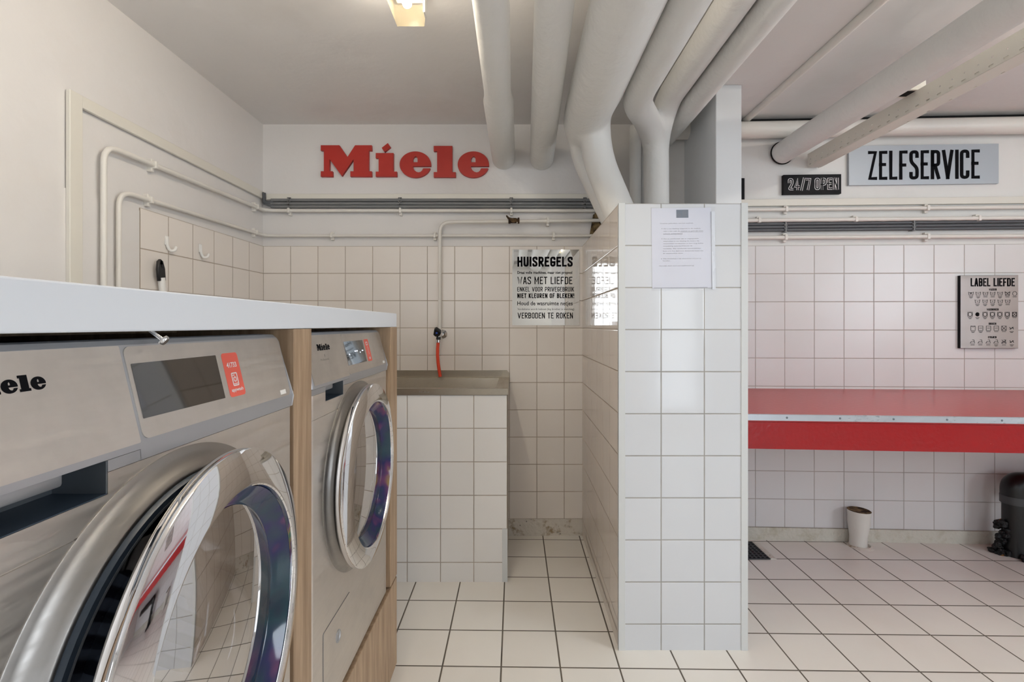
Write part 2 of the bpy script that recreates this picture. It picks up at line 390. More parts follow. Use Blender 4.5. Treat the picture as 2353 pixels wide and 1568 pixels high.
# condensed stroke lettering
GL = {
 'A': (1, [([(0, 0), (0.42, 1), (0.58, 1), (1, 0)], 0, 0), ([(0.18, 0.3), (0.82, 0.3)], 0, 0)]),
 'B': (1, [([(0, 0), (0, 1), (1, 1), (1, 0.53), (0, 0.53)], 0, 1), ([(0, 0.53), (1, 0.53), (1, 0), (0, 0), (0, 0.53)], 0, 1), ([(0, 0), (0, 1)], 0, 0)]),
 'C': (1, [([(1, 0.8), (1, 1), (0, 1), (0, 0), (1, 0), (1, 0.2)], 0, 1)]),
 'D': (1, [([(0, 0), (0, 1), (1, 1), (1, 0), (0, 0)], 0, 1), ([(0, 0), (0, 1)], 0, 0)]),
 'E': (0.86, [([(1, 1), (0, 1), (0, 0), (1, 0)], 0, 0), ([(0, 0.53), (0.75, 0.53)], 0, 0)]),
 'F': (0.86, [([(1, 1), (0, 1), (0, 0)], 0, 0), ([(0, 0.5), (0.75, 0.5)], 0, 0)]),
 'G': (1, [([(1, 0.84), (1, 1), (0, 1), (0, 0), (1, 0), (1, 0.44)], 0, 1), ([(1, 0.44), (0.62, 0.44)], 0, 0)]),
 'H': (1, [([(0, 0), (0, 1)], 0, 0), ([(1, 0), (1, 1)], 0, 0), ([(0, 0.52), (1, 0.52)], 0, 0)]),
 'I': (0, [([(0, 0), (0, 1)], 0, 0)]),
 'J': (0.8, [([(1, 1), (1, 0), (0, 0), (0, 0.25)], 0, 1)]),
 'K': (1, [([(0, 0), (0, 1)], 0, 0), ([(1, 1), (0.05, 0.42)], 0, 0), ([(0.3, 0.58), (1, 0)], 0, 0)]),
 'L': (0.82, [([(0, 1), (0, 0), (1, 0)], 0, 0)]),
 'M': (1.35, [([(0, 0), (0, 1)], 0, 0), ([(1, 0), (1, 1)], 0, 0), ([(0, 1), (0.5, 0.3), (1, 1)], 0, 0)]),
 'N': (1.05, [([(0, 0), (0, 1)], 0, 0), ([(1, 0), (1, 1)], 0, 0), ([(0, 1), (1, 0)], 0, 0)]),
 'O': (1, [([(0, 0.5), (0, 1), (1, 1), (1, 0), (0, 0), (0, 0.5)], 0, 1)]),
 'P': (1, [([(0, 0), (0, 1), (1, 1), (1, 0.44), (0, 0.44)], 0, 1), ([(0, 0), (0, 1)], 0, 0)]),
 'R': (1, [([(0, 0.5), (0, 1), (1, 1), (1, 0.48), (0, 0.48)], 0, 1), ([(0, 0), (0, 1)], 0, 0), ([(0.42, 0.46), (1, 0)], 0, 0)]),
 'S': (1, [([(1, 0.83), (1, 1), (0, 1), (0, 0.62), (1, 0.38), (1, 0), (0, 0), (0, 0.17)], 0, 1)]),
 'T': (0.95, [([(0, 1), (1, 1)], 0, 0), ([(0.5, 1), (0.5, 0)], 0, 0)]),
 'U': (1, [([(0, 1), (0, 0), (1, 0), (1, 1)], 0, 1)]),
 'V': (1.3, [([(0, 1), (0.5, 0)], 0, 0), ([(1, 1), (0.5, 0)], 0, 0)]),
 'W': (1.5, [([(0, 1), (0.27, 0), (0.5, 0.75), (0.73, 0), (1, 1)], 0, 0)]),
 'Z': (0.95, [([(0, 1), (1, 1), (0, 0), (1, 0)], 0, 0)]),
 '2': (1, [([(0, 0.74), (0, 1), (1, 1), (1, 0.55), (0, 0), (1, 0)], 0, 1)]),
 '4': (1, [([(0.7, 0), (0.7, 1), (0, 0.25), (1, 0.25)], 0, 0)]),
 '7': (0.95, [([(0, 1), (1, 1), (0.35, 0)], 0, 0)]),
 '/': (0.8, [([(0, -0.05), (1, 1.05)], 0, 0)]),
 '!': (0, [([(0, 0.48), (0, 1)], 0, 0), ([(0, 0), (0, 0.02)], 0, 0)]),
}
def strip(bm, F, pts, hw, h0, h1, mi=0):
    P = [Vector((a, b)) for a, b in pts]; n = len(P); L, R = [], []
    for i in range(n):
        d0 = (P[i] - P[i - 1]).normalized() if i else None; d1 = (P[i + 1] - P[i]).normalized() if i < n - 1 else None
        if d0 is None: d0 = d1
        if d1 is None: d1 = d0
        nn = Vector((-(d0 + d1).y, (d0 + d1).x))
        if nn.length < 1e-5: nn = Vector((-d0.y, d0.x))
        nn.normalize(); k_ = min(1 / max(nn.dot(Vector((-d0.y, d0.x))), 0.3), 1.25)
        L.append(P[i] + nn * hw * k_); R.append(P[i] - nn * hw * k_)
    t = [[bm.verts.new(F.p(q.x, q.y, h)) for q in S] for S in (L, R) for h in (h1, h0)]
    LT, LB, RT, RB = t
    for i in range(n - 1):
        for q in ((LT[i], LT[i + 1], RT[i + 1], RT[i]), (LB[i], LT[i], LT[i + 1], LB[i + 1]), (RT[i], RB[i], RB[i + 1], RT[i + 1])):
            bm.faces.new(q).material_index = mi
    bm.faces.new((LT[0], RT[0], RB[0], LB[0])).material_index = mi; bm.faces.new((LT[-1], LB[-1], RB[-1], RT[-1])).material_index = mi
def strokes(bm, text, F, x0, x1, y0, y1, sw, gap=0.9, wf=0.42, h0=0.0, h1=0.0006, space=0.5, mi=0, fat=1.0):
    """letters in stroke width sw (fraction of cap height) filling x0..x1 by y0..y1"""
    Hh = y1 - y0; hw = sw * Hh / 2
    adv, tot = [], 0.0
    for c in text:
        wd = space * Hh if c == ' ' else hw * 2 + GL[c][0] * (wf * Hh - hw * 2)
        adv.append(wd); tot += wd + (0 if c == ' ' else gap * hw)
    tot -= gap * hw; sc = (x1 - x0) / tot; x = x0
    for c, wd in zip(text, adv):
        if c != ' ':
            W = max(wd * sc - hw * 2, 0)
            for pts, cl, rd in GL[c][1]:
                q = [Vector((x + hw + a * W, y0 + hw + b * (Hh - 2 * hw), 0)) for a, b in pts]
                if rd: q = bend(q, W * 0.48, 4)
                e0, e1 = (q[0] - q[1]).normalized(), (q[-1] - q[-2]).normalized()
                q[0] = q[0] + e0 * hw; q[-1] = q[-1] + e1 * hw
                strip(bm, F, [(v.x, v.y) for v in q], hw * fat, h0, h1, mi)
            x += gap * hw * sc
        x += wd * sc
    return bm

# ------------------------------------------------------------------ setting
YB, XL, ZC = 2.727, -1.383, 2.265
def bw(x, y): return ((x - CX) / FPX * YB, H - (y - CY) / FPX * YB)      # a place on the back wall
def rw(x, y):                                                           # a place on the right back wall: distance along it, height
    k_ = (x - CX) / FPX; Y = (RO.y + 0.045 * RO.x) / (1 + 0.045 * k_)
    return ((Vector((k_ * Y, Y, 0)) - RO).dot(RU), H - (y - CY) / FPX * Y)
FB = Frame((0, YB, 0), (1, 0, 0), (0, 0, 1))
FL = Frame((XL, 0, 0), (0, 1, 0), (0, 0, 1))
FR = Frame(RO, RU, (0, 0, 1))
struct('floor', B(-1.5, 4.2, -2.3, 2.95, -0.12, 0.0), M['floor'])
struct('ceiling', B(-1.5, 4.2, -2.3, 2.95, ZC, ZC + 0.12), M['ceil'])
bm = bmesh.new(); box(bm, -1.5, 0.86, YB + 0.006, 2.95, 0, ZC); box(bm, XL, 0.80, YB, YB + 0.02, 0.093, 1.593, 0, 2, 1); box(bm, XL, 0.80, YB + 0.001, YB + 0.02, 0, 0.0925, 0, 2, 2)
struct('wall_back', bm, [M['wall'], M['t_back'], M['skirt']])
bm = bmesh.new(); box(bm, -1.5, XL - 0.004, -2.3, 2.95, 0, ZC); box(bm, XL - 0.02, XL, 1.831, YB, 0.093, 1.593, 0, 2, 1); box(bm, XL - 0.02, XL, -2.3, 1.828, 0, 1.582)
box(bm, XL - 0.02, XL - 0.001, 1.828, YB, 0, 0.093)
struct('wall_left', bm, [M['wall'], M['t_left']])
bm = bmesh.new(); s1 = 2.95
fbox(bm, FR, -0.38, s1, 0, ZC, -0.2, -0.006); fbox(bm, FR, -0.36, s1, 0.068, 1.588, -0.02, 0.0, mi=1)
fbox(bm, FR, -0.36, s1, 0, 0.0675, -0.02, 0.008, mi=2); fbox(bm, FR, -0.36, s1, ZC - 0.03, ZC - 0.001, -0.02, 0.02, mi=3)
struct('wall_right_back', bm, [M['wall_cool'], M['t_right'], M['skirt_pale'], M['void']])
bm = bmesh.new()
box(bm, 3.95, 4.2, -2.3, -1.25, 0, ZC); box(bm, 3.95, 4.2, 0.25, 2.95, 0, ZC); box(bm, 3.95, 4.2, -1.25, 0.25, 0, 0.95); box(bm, 3.95, 4.2, -1.25, 0.25, 2.15, ZC)
box(bm, 3.944, 3.95, 0.26, 2.60, 0.068, 1.588, 0, 2, 1)
struct('wall_right', bm, [M['wall_cool'], M['t_end']])
bm = bmesh.new()
box(bm, -1.5, -1.3, -2.3, -2.05, 0, ZC); box(bm, -0.42, 1.42, -2.3, -2.05, 0, ZC); box(bm, -1.3, -0.42, -2.3, -2.05, 0, 0.9); box(bm, -1.3, -0.42, -2.3, -2.05, 2.14, ZC); box(bm, 2.28, 4.2, -2.3, -2.05, 0, ZC); box(bm, 1.42, 2.28, -2.3, -2.05, 2.12, ZC)
struct('wall_rear', bm, M['wall'])
bm = bmesh.new()
for x0_, x1_, z0_, z1_ in ((1.42, 1.48, 0, 2.12), (2.22, 2.28, 0, 2.12), (1.48, 2.22, 2.05, 2.12), (1.48, 2.22, 0, 0.2)): box(bm, x0_, x1_, -2.13, -2.06, z0_, z1_)
struct('door_1', bm, M['white_plastic'])
bm = bmesh.new(); box(bm, -0.33, 0.55, -2.048, -2.01, 0, 2.08, 0.004); struct('door_2', bm, M['white_plastic'])
bm = bmesh.new()
for y0_, y1_, z0_, z1_ in ((-1.25, -1.19, 0.95, 2.15), (0.19, 0.25, 0.95, 2.15), (-1.19, 0.19, 0.95, 1.01), (-1.19, 0.19, 2.09, 2.15)): box(bm, 3.97, 4.03, y0_, y1_, z0_, z1_)
struct('window_1', bm, M['white_plastic'])
bm = bmesh.new()
for x0_, x1_, z0_, z1_ in ((-1.3, -1.25, 0.9, 2.14), (-0.47, -0.42, 0.9, 2.14), (-1.25, -0.47, 0.9, 0.95), (-1.25, -0.47, 2.09, 2.14)): box(bm, x0_, x1_, -2.13, -2.06, z0_, z1_)
struct('fill_window', bm, M['white_plastic'])  # unseen window frame, added to hold the rear fill light
# tiled half-height partition with painted corner beads
bm = bmesh.new(); XA, XC, YF, ZT = 0.371, 0.828, 1.768, 1.593
box(bm, XA, XC, YF, YB + 0.02, 0, ZT)
for f in bm.faces:
    c = f.calc_center_median()
    f.material_index = 0 if abs(c.y - YF) < 1e-4 else (1 if abs(c.x - XA) < 1e-4 else 2)
struct('wall_middle', bm, [M['t_half'], M['t_side'], M['wall_cool']])
bm = bmesh.new()
for x in (XA - 0.002, XC - 0.022): box(bm, x, x + 0.024, YF - 0.003, YF + 0.004, 0, ZT + 0.002, 0.001)
box(bm, XC - 0.003, XC + 0.002, YF - 0.002, YF + 0.03, 0, ZT); box(bm, XA - 0.002, XA + 0.003, YF - 0.002, YF + 0.012, 0, ZT)
struct('trim_1', bm, M['bead'])
struct('column', B(0.924, 1.043, 2.28, 2.72, 0, ZC, 0.004), M['column'])

# ------------------------------------------------------------------ overhead pipes
single('lagged_pipe', Tb([(-0.0676, -2.05, 2.076), (-0.0676, 1.93, 2.076), (-0.067, 1.99, 2.077), (-0.067, 2.03, 2.077), (-0.062, YB + 0.004, 2.078)], [0.053, 0.053, 0.056, 0.062, 0.063], 40), M['pipe'],
       'thick white lagged ceiling pipe with a cracked joint, above the last red letter', 'pipe', 40)
single('lagged_pipe', Tb([(0.105, -2.05, 2.078), (0.107, 1.2, 2.078), (0.148, YB + 0.004, 2.078)], [0.056, 0.056, 0.066], 40), M['pipe'],
       'smooth thick white ceiling pipe between the cracked-joint pipe and the forked duct', 'pipe', 40)
bm = bmesh.new(); ZA = 2.065
tube(bm, [(0.31, -2.05, ZA), (0.31, 2.12, ZA), (0.312, 2.2, ZA - 0.01), (0.315, 2.26, ZA - 0.03)], [0.1, 0.1, 0.098, 0.085], 32)
tube(bm, [(0.376, -2.05, 2.075), (0.376, 1.95, 2.075), (0.372, 2.08, 2.072)], [0.052, 0.052, 0.045], 24)
tube(bm, bend([(0.272, 2.0, ZA - 0.005), (0.275, 2.24, ZA - 0.01), (0.305, 2.30, 1.93), (0.50, 2.37, 1.56)], 0.14), 0.045, 24)
tube(bm, bend([(0.335, 1.9, ZA), (0.34, 2.14, ZA - 0.01), (0.36, 2.16, 1.88), (0.475, 2.1, 1.56)], 0.16), 0.068, 24)
prop(melt('lagged_duct', bm, M['pipe'], 0.011, 14), 'widest white lagged duct, forking into two legs that drop behind the tiled partition top', 'pipe')
bm = bmesh.new()
tube(bm, bend([(0.487, -2.05, 2.068), (0.487, 2.02, 2.075), (0.60, 2.26, 2.10), (0.684, 2.40, 2.04), (0.686, 2.40, 1.56)], 0.14), 0.06, 28)
tube(bm, bend([(0.70, -2.05, 2.195), (0.70, 2.28, 2.195), (0.686, 2.40, 2.06), (0.686, 2.40, 1.56)], 0.16), 0.057, 28)
prop(melt('lagged_pipe', bm, M['pipe'], 0.010, 10), 'pair of white lagged pipes joining into one vertical pipe on the partition', 'pipe')
single('lagged_pipe', Tb([(0.813, -2.05, 2.172), (0.813, 2.735, 2.172)], 0.051, 36), M['pipe'], 'white lagged pipe beside the dark gap, passing the top of the square column', 'pipe', 40)
single('gap_shade_strip', B(0.746, 0.775, -2.0, 2.30, 2.236, 2.262), M['rust'], 'long dark rust-brown strip added as shade in the gap between two lagged ceiling pipes', 'shade strip')  # brown strip added so the gap between the pipes looks dark enough
single('riser_pipe', Tb(bend([(0.632, 2.6, 1.56), (0.632, 2.6, 2.2)], 0.01), 0.03, 24), M['pipe'], 'slim white vertical pipe behind the partition top, nearest the forked duct', 'pipe', 40)
single('riser_pipe', Tb([(0.695, 2.62, 1.56), (0.695, 2.62, 2.17)], 0.033, 24), M['pipe'], 'white vertical pipe tucked behind the joined lagged pipe on the partition', 'pipe', 40)
single('wall_pipe', Tb([FR.p(-0.36, 2.195, 0.05), FR.p(2.9, 2.195, 0.05)], 0.043, 32), M['pipe_small'], 'white horizontal pipe along the top of the wall above the silver sign', 'pipe', 40)
t = thing('lagged_pipe', 'thick white pipe running diagonally overhead beside the perforated cable tray', 'pipe', (1.436, 2.6, 2.084))
obj('pipe_run', Tb([(1.436, -2.05, 2.084), (1.436, 2.50, 2.084), (1.436, 2.51, 2.084), (1.436, 2.665, 2.084)], [0.059, 0.059, 0.057, 0.057], 40), M['pipe'], t, 40)
obj('wall_collar', Lt([(0.055, 0.0), (0.0615, 0.0), (0.0625, 0.004), (0.0605, 0.008), (0.055, 0.006)], (1.436, 2.669, 2.084), (0, -1, 0), 40, True), M['void'], t, 40)
single('cable_duct', Tb([(1.235, -2.05, ZC - 0.010), (1.235, 2.66, ZC - 0.010)], 0.017, 20), M['pipe_small'], 'thin white cable duct along the ceiling between the column and the diagonal pipe', 'cable duct', 40)

# perforated tray
t = thing('cable_tray', 'cream perforated metal cable tray below the ceiling beside the diagonal pipe', 'cable tray', (1.6, 2.6, 2.0))
def slotted(bm, x0, x1, z0, z1, rows, y0, y1, step, sl):
    """a flat strip with real slots: rows = list of (lo, hi, slotlength) across the strip"""
    hor = abs(x1 - x0) > abs(z1 - z0)
    def put(a0, a1, ya, yb):
        if hor: box(bm, a0, a1, ya, yb, z0, z1)
        else: box(bm, x0, x1, ya, yb, a0, a1)
    cur = x0 if hor else z0; end = x1 if hor else z1
    for lo, hi, sl in rows:
        put(cur, lo, y0, y1); y = y0 + step / 2
        put(lo, hi, y0, y)
        while y < y1:
            put(lo, hi, y + sl, min(y + step, y1)); y += step
        cur = hi
    put(cur, end, y0, y1)
bm = bmesh.new(); slotted(bm, 1.567, 1.569, 2.004, 2.075, [(2.012, 2.017, 0.016), (2.037, 2.042, 0.006)], 0.2, 2.655, 0.05, 0.014); obj('side_web', bm, M['cream'], t)
bm = bmesh.new(); slotted(bm, 1.569, 1.636, 2.003, 2.005, [(1.628, 1.632, 0.014)], 0.2, 2.655, 0.1, 0.014); obj('bottom_flange', bm, M['cream'], t)
obj('far_web', B(1.634, 1.636, 0.2, 2.655, 2.005, 2.075), M['cream'], t)
t = thing('tray_bracket', 'small dark bracket between the diagonal pipe and the cable tray', 'bracket', (1.545, 1.96, 2.1))
for y_ in (1.93, 1.99): obj('hanger', B(1.515, 1.6, y_, y_ + 0.01, 2.0755, 2.112), M['cream'], t)
obj('plate', B(1.52, 1.59, 1.942, 1.988, 2.0755, 2.108), M['void'], t)

# ------------------------------------------------------------------ ceiling lamp
def batten(label, cx, y0, y1, tube_mat):
    t = thing('ceiling_light', label, 'lamp', (cx, (y0 + y1) / 2, 2.165))
    obj('lamp_base', B(cx - 0.045, cx + 0.045, y0 + 0.01, y1 - 0.01, 2.235, ZC, 0.004), M['white_plastic'], t)
    bm = bmesh.new(); n = 22; x0, x1, zb, zt = cx - 0.0535, cx + 0.0535, 2.165, 2.238
    for i in range(n):
        a = x0 + 0.008 + (x1 - x0 - 0.016) * i / n; b = a + (x1 - x0 - 0.016) / n; m_ = (a + b) / 2
        for (p, zp), (q, zq) in (((a, zb), (m_, zb + 0.0025)), ((m_, zb + 0.0025), (b, zb))):
            bm.faces.new([bm.verts.new(v) for v in ((p, y0, zp), (q, y0, zq), (q, y1, zq), (p, y1, zp))])
    for xa, xb in ((x0, x0 + 0.008), (x1, x1 - 0.008)):
        bm.faces.new([bm.verts.new(v) for v in ((xa, y0, zt), (xb, y0, zb), (xb, y1, zb), (xa, y1, zt))])
    for y in (y0, y1): bm.faces.new([bm.verts.new(v) for v in ((x0, y, zt), (x0 + 0.008, y, zb), (x1 - 0.008, y, zb), (x1, y, zt))])
    obj('diffuser', bm, M['diffuser'], t)
    obj('light_tube', Tb([(cx, y0 + 0.05, 2.205), (cx, y1 - 0.055, 2.205)], 0.015, 16), tube_mat, t, 40)
    obj('clip', B(cx + 0.0535, cx + 0.0605, y1 - 0.07, y1 - 0.035, 2.17, 2.245, 0.002), M['white_plastic'], t)
batten('lit ceiling batten lamp with a ribbed clear diffuser', -0.35, 0.39, 1.67, M['tube'])
batten('ceiling batten lamp over the red counter end of the room, beyond the cable tray', 2.15, 0.6, 1.75, M['tube2'])
batten('unseen ceiling batten lamp added as fill at the rear of the room near the doors', 0.62, -1.5, -0.3, M['tube3'])  # extra lamp behind the camera, added for neutral fill

# ------------------------------------------------------------------ wall trunking, conduits and pipes
t = thing('cable_trunking', 'cream flat cable trunking along the left wall, turning down beside the white pipes', 'trunking', (XL, 1.55, 1.2))
obj('upright', B(XL, XL + 0.014, 1.527, 1.573, 0.0, 1.887, 0.002), M['cream'], t); obj('run', B(XL, XL + 0.013, 1.573, YB, 1.848, 1.887, 0.002), M['cream'], t)
single('cable_trunking', B(XL + 0.014, 0.72, YB - 0.014, YB + 0.008, 1.846, 1.878, 0.002), M['cream'], 'cream flat cable trunking above the grey conduits under the red letters', 'trunking')
single('cable_trunking', fbox(bmesh.new(), FR, -0.18, 2.7, 1.800, 1.836, -0.008, 0.014, 0.002), M['cream'], 'cream flat cable trunking on the wall below the silver sign', 'trunking')
def clip_back(bm, x, z, y, r):
    box(bm, x - 0.006, x + 0.006, y - r - 0.004, YB + 0.008, z - r - 0.005, z + r + 0.005, 0.002); box(bm, x - 0.008, x + 0.008, y + r * 0.2, YB + 0.008, z - r - 0.018, z + r + 0.016, 0.003)
def pipe_thing(name, label, pts, r, clips, mat, cmat, brad=0.05, n=14):
    t = thing(name, label, 'pipe', pts[0]); obj('pipe_run', Tb(bend(pts, brad), r, n), mat, t, 50)
    for c in clips:
        bm = bmesh.new(); fb, a, z, off = c
        fbox(bm, fb, a - 0.006, a + 0.006, z - r - 0.004, z + r + 0.004, -0.008, off + r + 0.003, 0.002); fbox(bm, fb, a - 0.008, a + 0.008, z - r - 0.016, z + r + 0.014, -0.008, off * 0.8, 0.003)
        obj('clip', bm, cmat, t)
    return t
def zb(y): return bw(0, y)[1]
def xb(x): return bw(x, 0)[0]
z1, z2 = 1.784, 1.648
o1, o2 = 0.02, 0.016
pipe_thing('water_pipe', 'upper white wall pipe turning down on the left wall, under the grey conduits',
           [(XL + o1, 1.645, 0.35), (XL + o1, 1.645, z1 - 0.025), (XL + o1, YB - o1, z1), (0.5, YB - o1, z1)], 0.0092,
           [(FL, 1.875, z1 - 0.020, o1), (FL, 2.62, z1, o1), (FB, xb(668), z1, o1), (FB, xb(922), z1, o1), (FB, xb(1175), z1, o1)], M['pipe_small'], M['pipe_small'], 0.06)
pipe_thing('water_pipe', 'lower white wall pipe just above the tiles, turning down beside the wall hooks',
           [(XL + o2, 1.712, 0.35), (XL + o2, 1.712, z2 - 0.024), (XL + o2, YB - o2, z2), (0.46, YB - o2, z2)], 0.0082,
           [(FL, 1.86, z2 - 0.020, o2), (FL, 2.62, z2, o2), (FB, xb(765), z2, o2), (FB, xb(1000), z2, o2), (FB, xb(1272), z2, o2)], M['pipe_small'], M['pipe_small'], 0.06)
xt = xb(1013)
pipe_thing('water_pipe', 'white tap pipe rising from the red hose tap and bending right to the rusty valve',
           [(xt, YB - 0.038, 1.135), (xt, YB - 0.038, zb(514)), (0.46, YB - 0.038, zb(510))], 0.0095, [(FB, xb(1258), zb(511), 0.038)], M['pipe_small'], M['pipe_small'], 0.06)
for dy, lab in ((461.5, 'upper grey conduit'), (469.5, 'middle grey conduit'), (476.5, 'lower grey conduit')):
    z = zb(dy); t = thing('conduit', lab + ' of three on the back wall above the upper white pipe', 'conduit', (0, YB, z), 'grey conduits under the red letters')
    xs = xb(626); obj('conduit_run', Tb([(xs, YB - 0.014, z), (0.62, YB - 0.014, z)], 0.0085, 12), M['grey_pipe'], t, 50)
    for x in (668, 921, 1175, 1343):
        bm = bmesh.new(); X = xb(x)
        box(bm, X - 0.009, X + 0.009, YB - 0.025, YB + 0.006, z - 0.0125, z - 0.0095); box(bm, X - 0.009, X + 0.009, YB - 0.025, YB + 0.006, z + 0.0095, z + 0.0125)
        box(bm, X - 0.003, X + 0.003, YB - 0.026, YB - 0.02, z - 0.0125, z + 0.0125)
        obj('clip', bm, M['clip'], t)
bm = bmesh.new()
for i in range(7):
    a = i * 0.9; dx = 0.009 * math.cos(a); dz = 0.012 * math.sin(a)
    tube(bm, bend([(xb(630), YB - 0.014, zb(463 + 2 * i)), (XL + 0.04, YB - 0.02, zb(466 + 1.5 * i)), (XL + 0.014 + abs(dx), YB - 0.03 + dx, zb(468) + dz), (XL + 0.012 + abs(dx), YB - 0.03 + dx, zb(446))], 0.02), 0.004, 8)
single('cable_bundle', bm, M['grey_dark'], 'loose dark cables bunched in the room corner where the grey conduits start', 'cable', 60)
# rusty valve
t = thing('shut_off_valve', 'small rusty brown valve on the white tap pipe near the partition', 'valve', (xb(1181), YB - 0.038, zb(511)))
bm = bmesh.new(); zv = zb(510.5); xv = xb(1181)
for a, b, r in ((-0.03, -0.018, 0.017), (-0.018, 0.014, 0.0145), (0.014, 0.02, 0.012), (0.02, 0.03, 0.0165)): tube(bm, [(xv + a, YB - 0.038, zv), (xv + b, YB - 0.038, zv)], r, 8)
tube(bm, [(xv - 0.004, YB - 0.03, zv), (xv - 0.004, YB - 0.075, zv - 0.006)], 0.013, 8); obj('valve_body', bm, M['rust'], t)
bm = bmesh.new(); tube(bm, [(xv - 0.004, YB - 0.07, zv - 0.004), (xv - 0.03, YB - 0.072, zv + 0.006), (xv - 0.04, YB - 0.07, zv + 0.02)], [0.008, 0.006, 0.004], 8); obj('lever', bm, M['rust'], t)
bm = bmesh.new()
prism(bm, [(xb(1363), zb(494)), (xb(1393), zb(492)), (0.62, zb(492)), (0.62, zb(545)), (xb(1354), zb(546))], YB - 0.012, YB + 0.02); prism(bm, [(xb(1364), zb(494)), (0.6, zb(494)), (0.6, zb(505)), (xb(1366), zb(505))], YB - 0.045, YB - 0.01)
single('broken_panel', bm, M['wood_dark'], 'torn brown wood edge of a hole in the wall above the partition', 'wood panel')

# right wall pipes
def rpipe(yl, yr, xc, r, off, lab, lumps=False):
    a0, za = rw(1690, yl); a1, zc = rw(2353, yr); zc2 = zc + (zc - za) * 0.5; a2 = a1 + (a1 - a0) * 0.5
    t = thing('wall_conduit', lab, 'pipe', FR.p(a0, za, off)); n = 60 if lumps else 2; pts, rs = [], []
    for i in range(n):
        q = i / (n - 1); pts.append(FR.p(a0 + (a2 - a0) * q, za + (zc2 - za) * q, off)); rs.append(r * (1 + (random.uniform(-0.06, 0.22) if lumps else 0)))
    obj('pipe_run', Tb(pts, rs, 12), M['pipe_small'], t, 60)
    for x in xc:
        a, z = rw(x, 600); z = za + (zc - za) * (a - a0) / (a1 - a0); bm = bmesh.new()
        fbox(bm, FR, a - 0.007, a + 0.007, z - r - 0.004, z + r + 0.004, -0.008, off + r + 0.003, 0.002); fbox(bm, FR, a - 0.009, a + 0.009, z - r - 0.014, z + r + 0.014, -0.008, off * 0.7, 0.003)
        obj('clip', bm, M['pipe_small'], t)
rpipe(484, 478, (1803, 2125), 0.010, 0.016, 'top white pipe of the right wall, just under the cream trunking')
rpipe(509, 503, (1740, 1960, 2240), 0.010, 0.022, 'lumpy white painted pipe directly above the dark grey conduits', True)
rpipe(548, 544, (1801, 2125), 0.0105, 0.018, 'bottom white pipe of the right wall, between dark conduits and tiles')
for yl, yr, lab in ((517, 510, 'upper'), (524, 518, 'middle'), (531, 525, 'lower')):
    a0, za = rw(1690, yl); a1, zc = rw(2353, yr); a2 = a1 + (a1 - a0) * 0.5; zc2 = zc + (zc - za) * 0.5
    t = thing('conduit', lab + ' dark grey conduit on the right wall, below the lumpy white pipe', 'conduit', FR.p(a0, za, 0.01), 'dark conduits on the right wall')
    obj('conduit_run', Tb([FR.p(a0, za, 0.012), FR.p(a2, zc2, 0.012)], 0.0085, 12), M['grey_dark'], t, 50)
    for x in (1801, 2093):
        a, z = rw(x, 600); z = za + (zc - za) * (a - a0) / (a1 - a0); bm = bmesh.new()
        for dz in (-0.0095, 0.0095): fbox(bm, FR, a - 0.009, a + 0.009, z + dz - 0.0012, z + dz + 0.0012, -0.006, 0.024)
        fbox(bm, FR, a - 0.003, a + 0.003, z - 0.01, z + 0.01, 0.021, 0.025)
        obj('clip', bm, M['clip'], t)

# ------------------------------------------------------------------ signs
def zx(zx_, zy_): return bw(580 + zx_ * 0.36974, 200 + zy_ * 0.36974)
def e_poly(cx, cy):
    rx, ry = 97, 81; pts = []
    a0 = math.asin((cy - 497) / ry * -1) ; a0 = math.asin((497 - cy) / ry)
    n = 60; st = -a0; en = 2 * PI - math.asin((510 - cy) / ry)
    for i in range(n + 1):
        a = st + (en - st) * i / n; pts.append((cx + rx * math.cos(a), cy - ry * math.sin(a)))
    pts += [(cx + 48, 510), (cx + 42, 523), (cx + 32, 532), (cx + 20, 535), (cx + 6, 531), (cx - 6, 521), (cx - 13, 508), (cx - 15, 497)]
    hole = [(cx - 14, 472), (cx + 14, 472), (cx + 14, 452), (cx + 11, 442), (cx + 5, 436), (cx - 2, 436), (cx - 9, 442), (cx - 14, 452)]
    return [pts, hole]
LOGO = [
 [[(430, 367), (545, 367), (595, 440), (642, 367), (745, 367), (745, 400), (727, 400), (727, 528), (745, 528), (745, 561), (613, 561), (613, 528), (633, 528), (633, 453), (560, 558), (484, 453), (484, 528), (503, 528), (503, 561), (430, 561), (430, 528), (449, 528), (449, 400), (430, 400)]],
 [[(770, 415), (880, 415), (880, 530), (901, 530), (901, 561), (770, 561), (770, 530), (788, 530), (788, 447), (770, 447)], [(845, 353), (862, 378), (824, 409), (807, 383)]],
 e_poly(1015, 486),
 [[(1129, 371), (1244, 371), (1244, 533), (1265, 533), (1265, 565), (1129, 565), (1129, 533), (1150, 533), (1150, 404), (1129, 404)]],
 e_poly(1374, 486)]
t = thing('letter_sign', 'large red block letters mounted on the white wall under the ceiling', 'sign', (xb(930), YB, zb(410)))
for polys in LOGO: poly2d('letter', [[zx(*p) for p in poly] for poly in polys], FB, -0.006, 0.012, M['red_letter'], t)

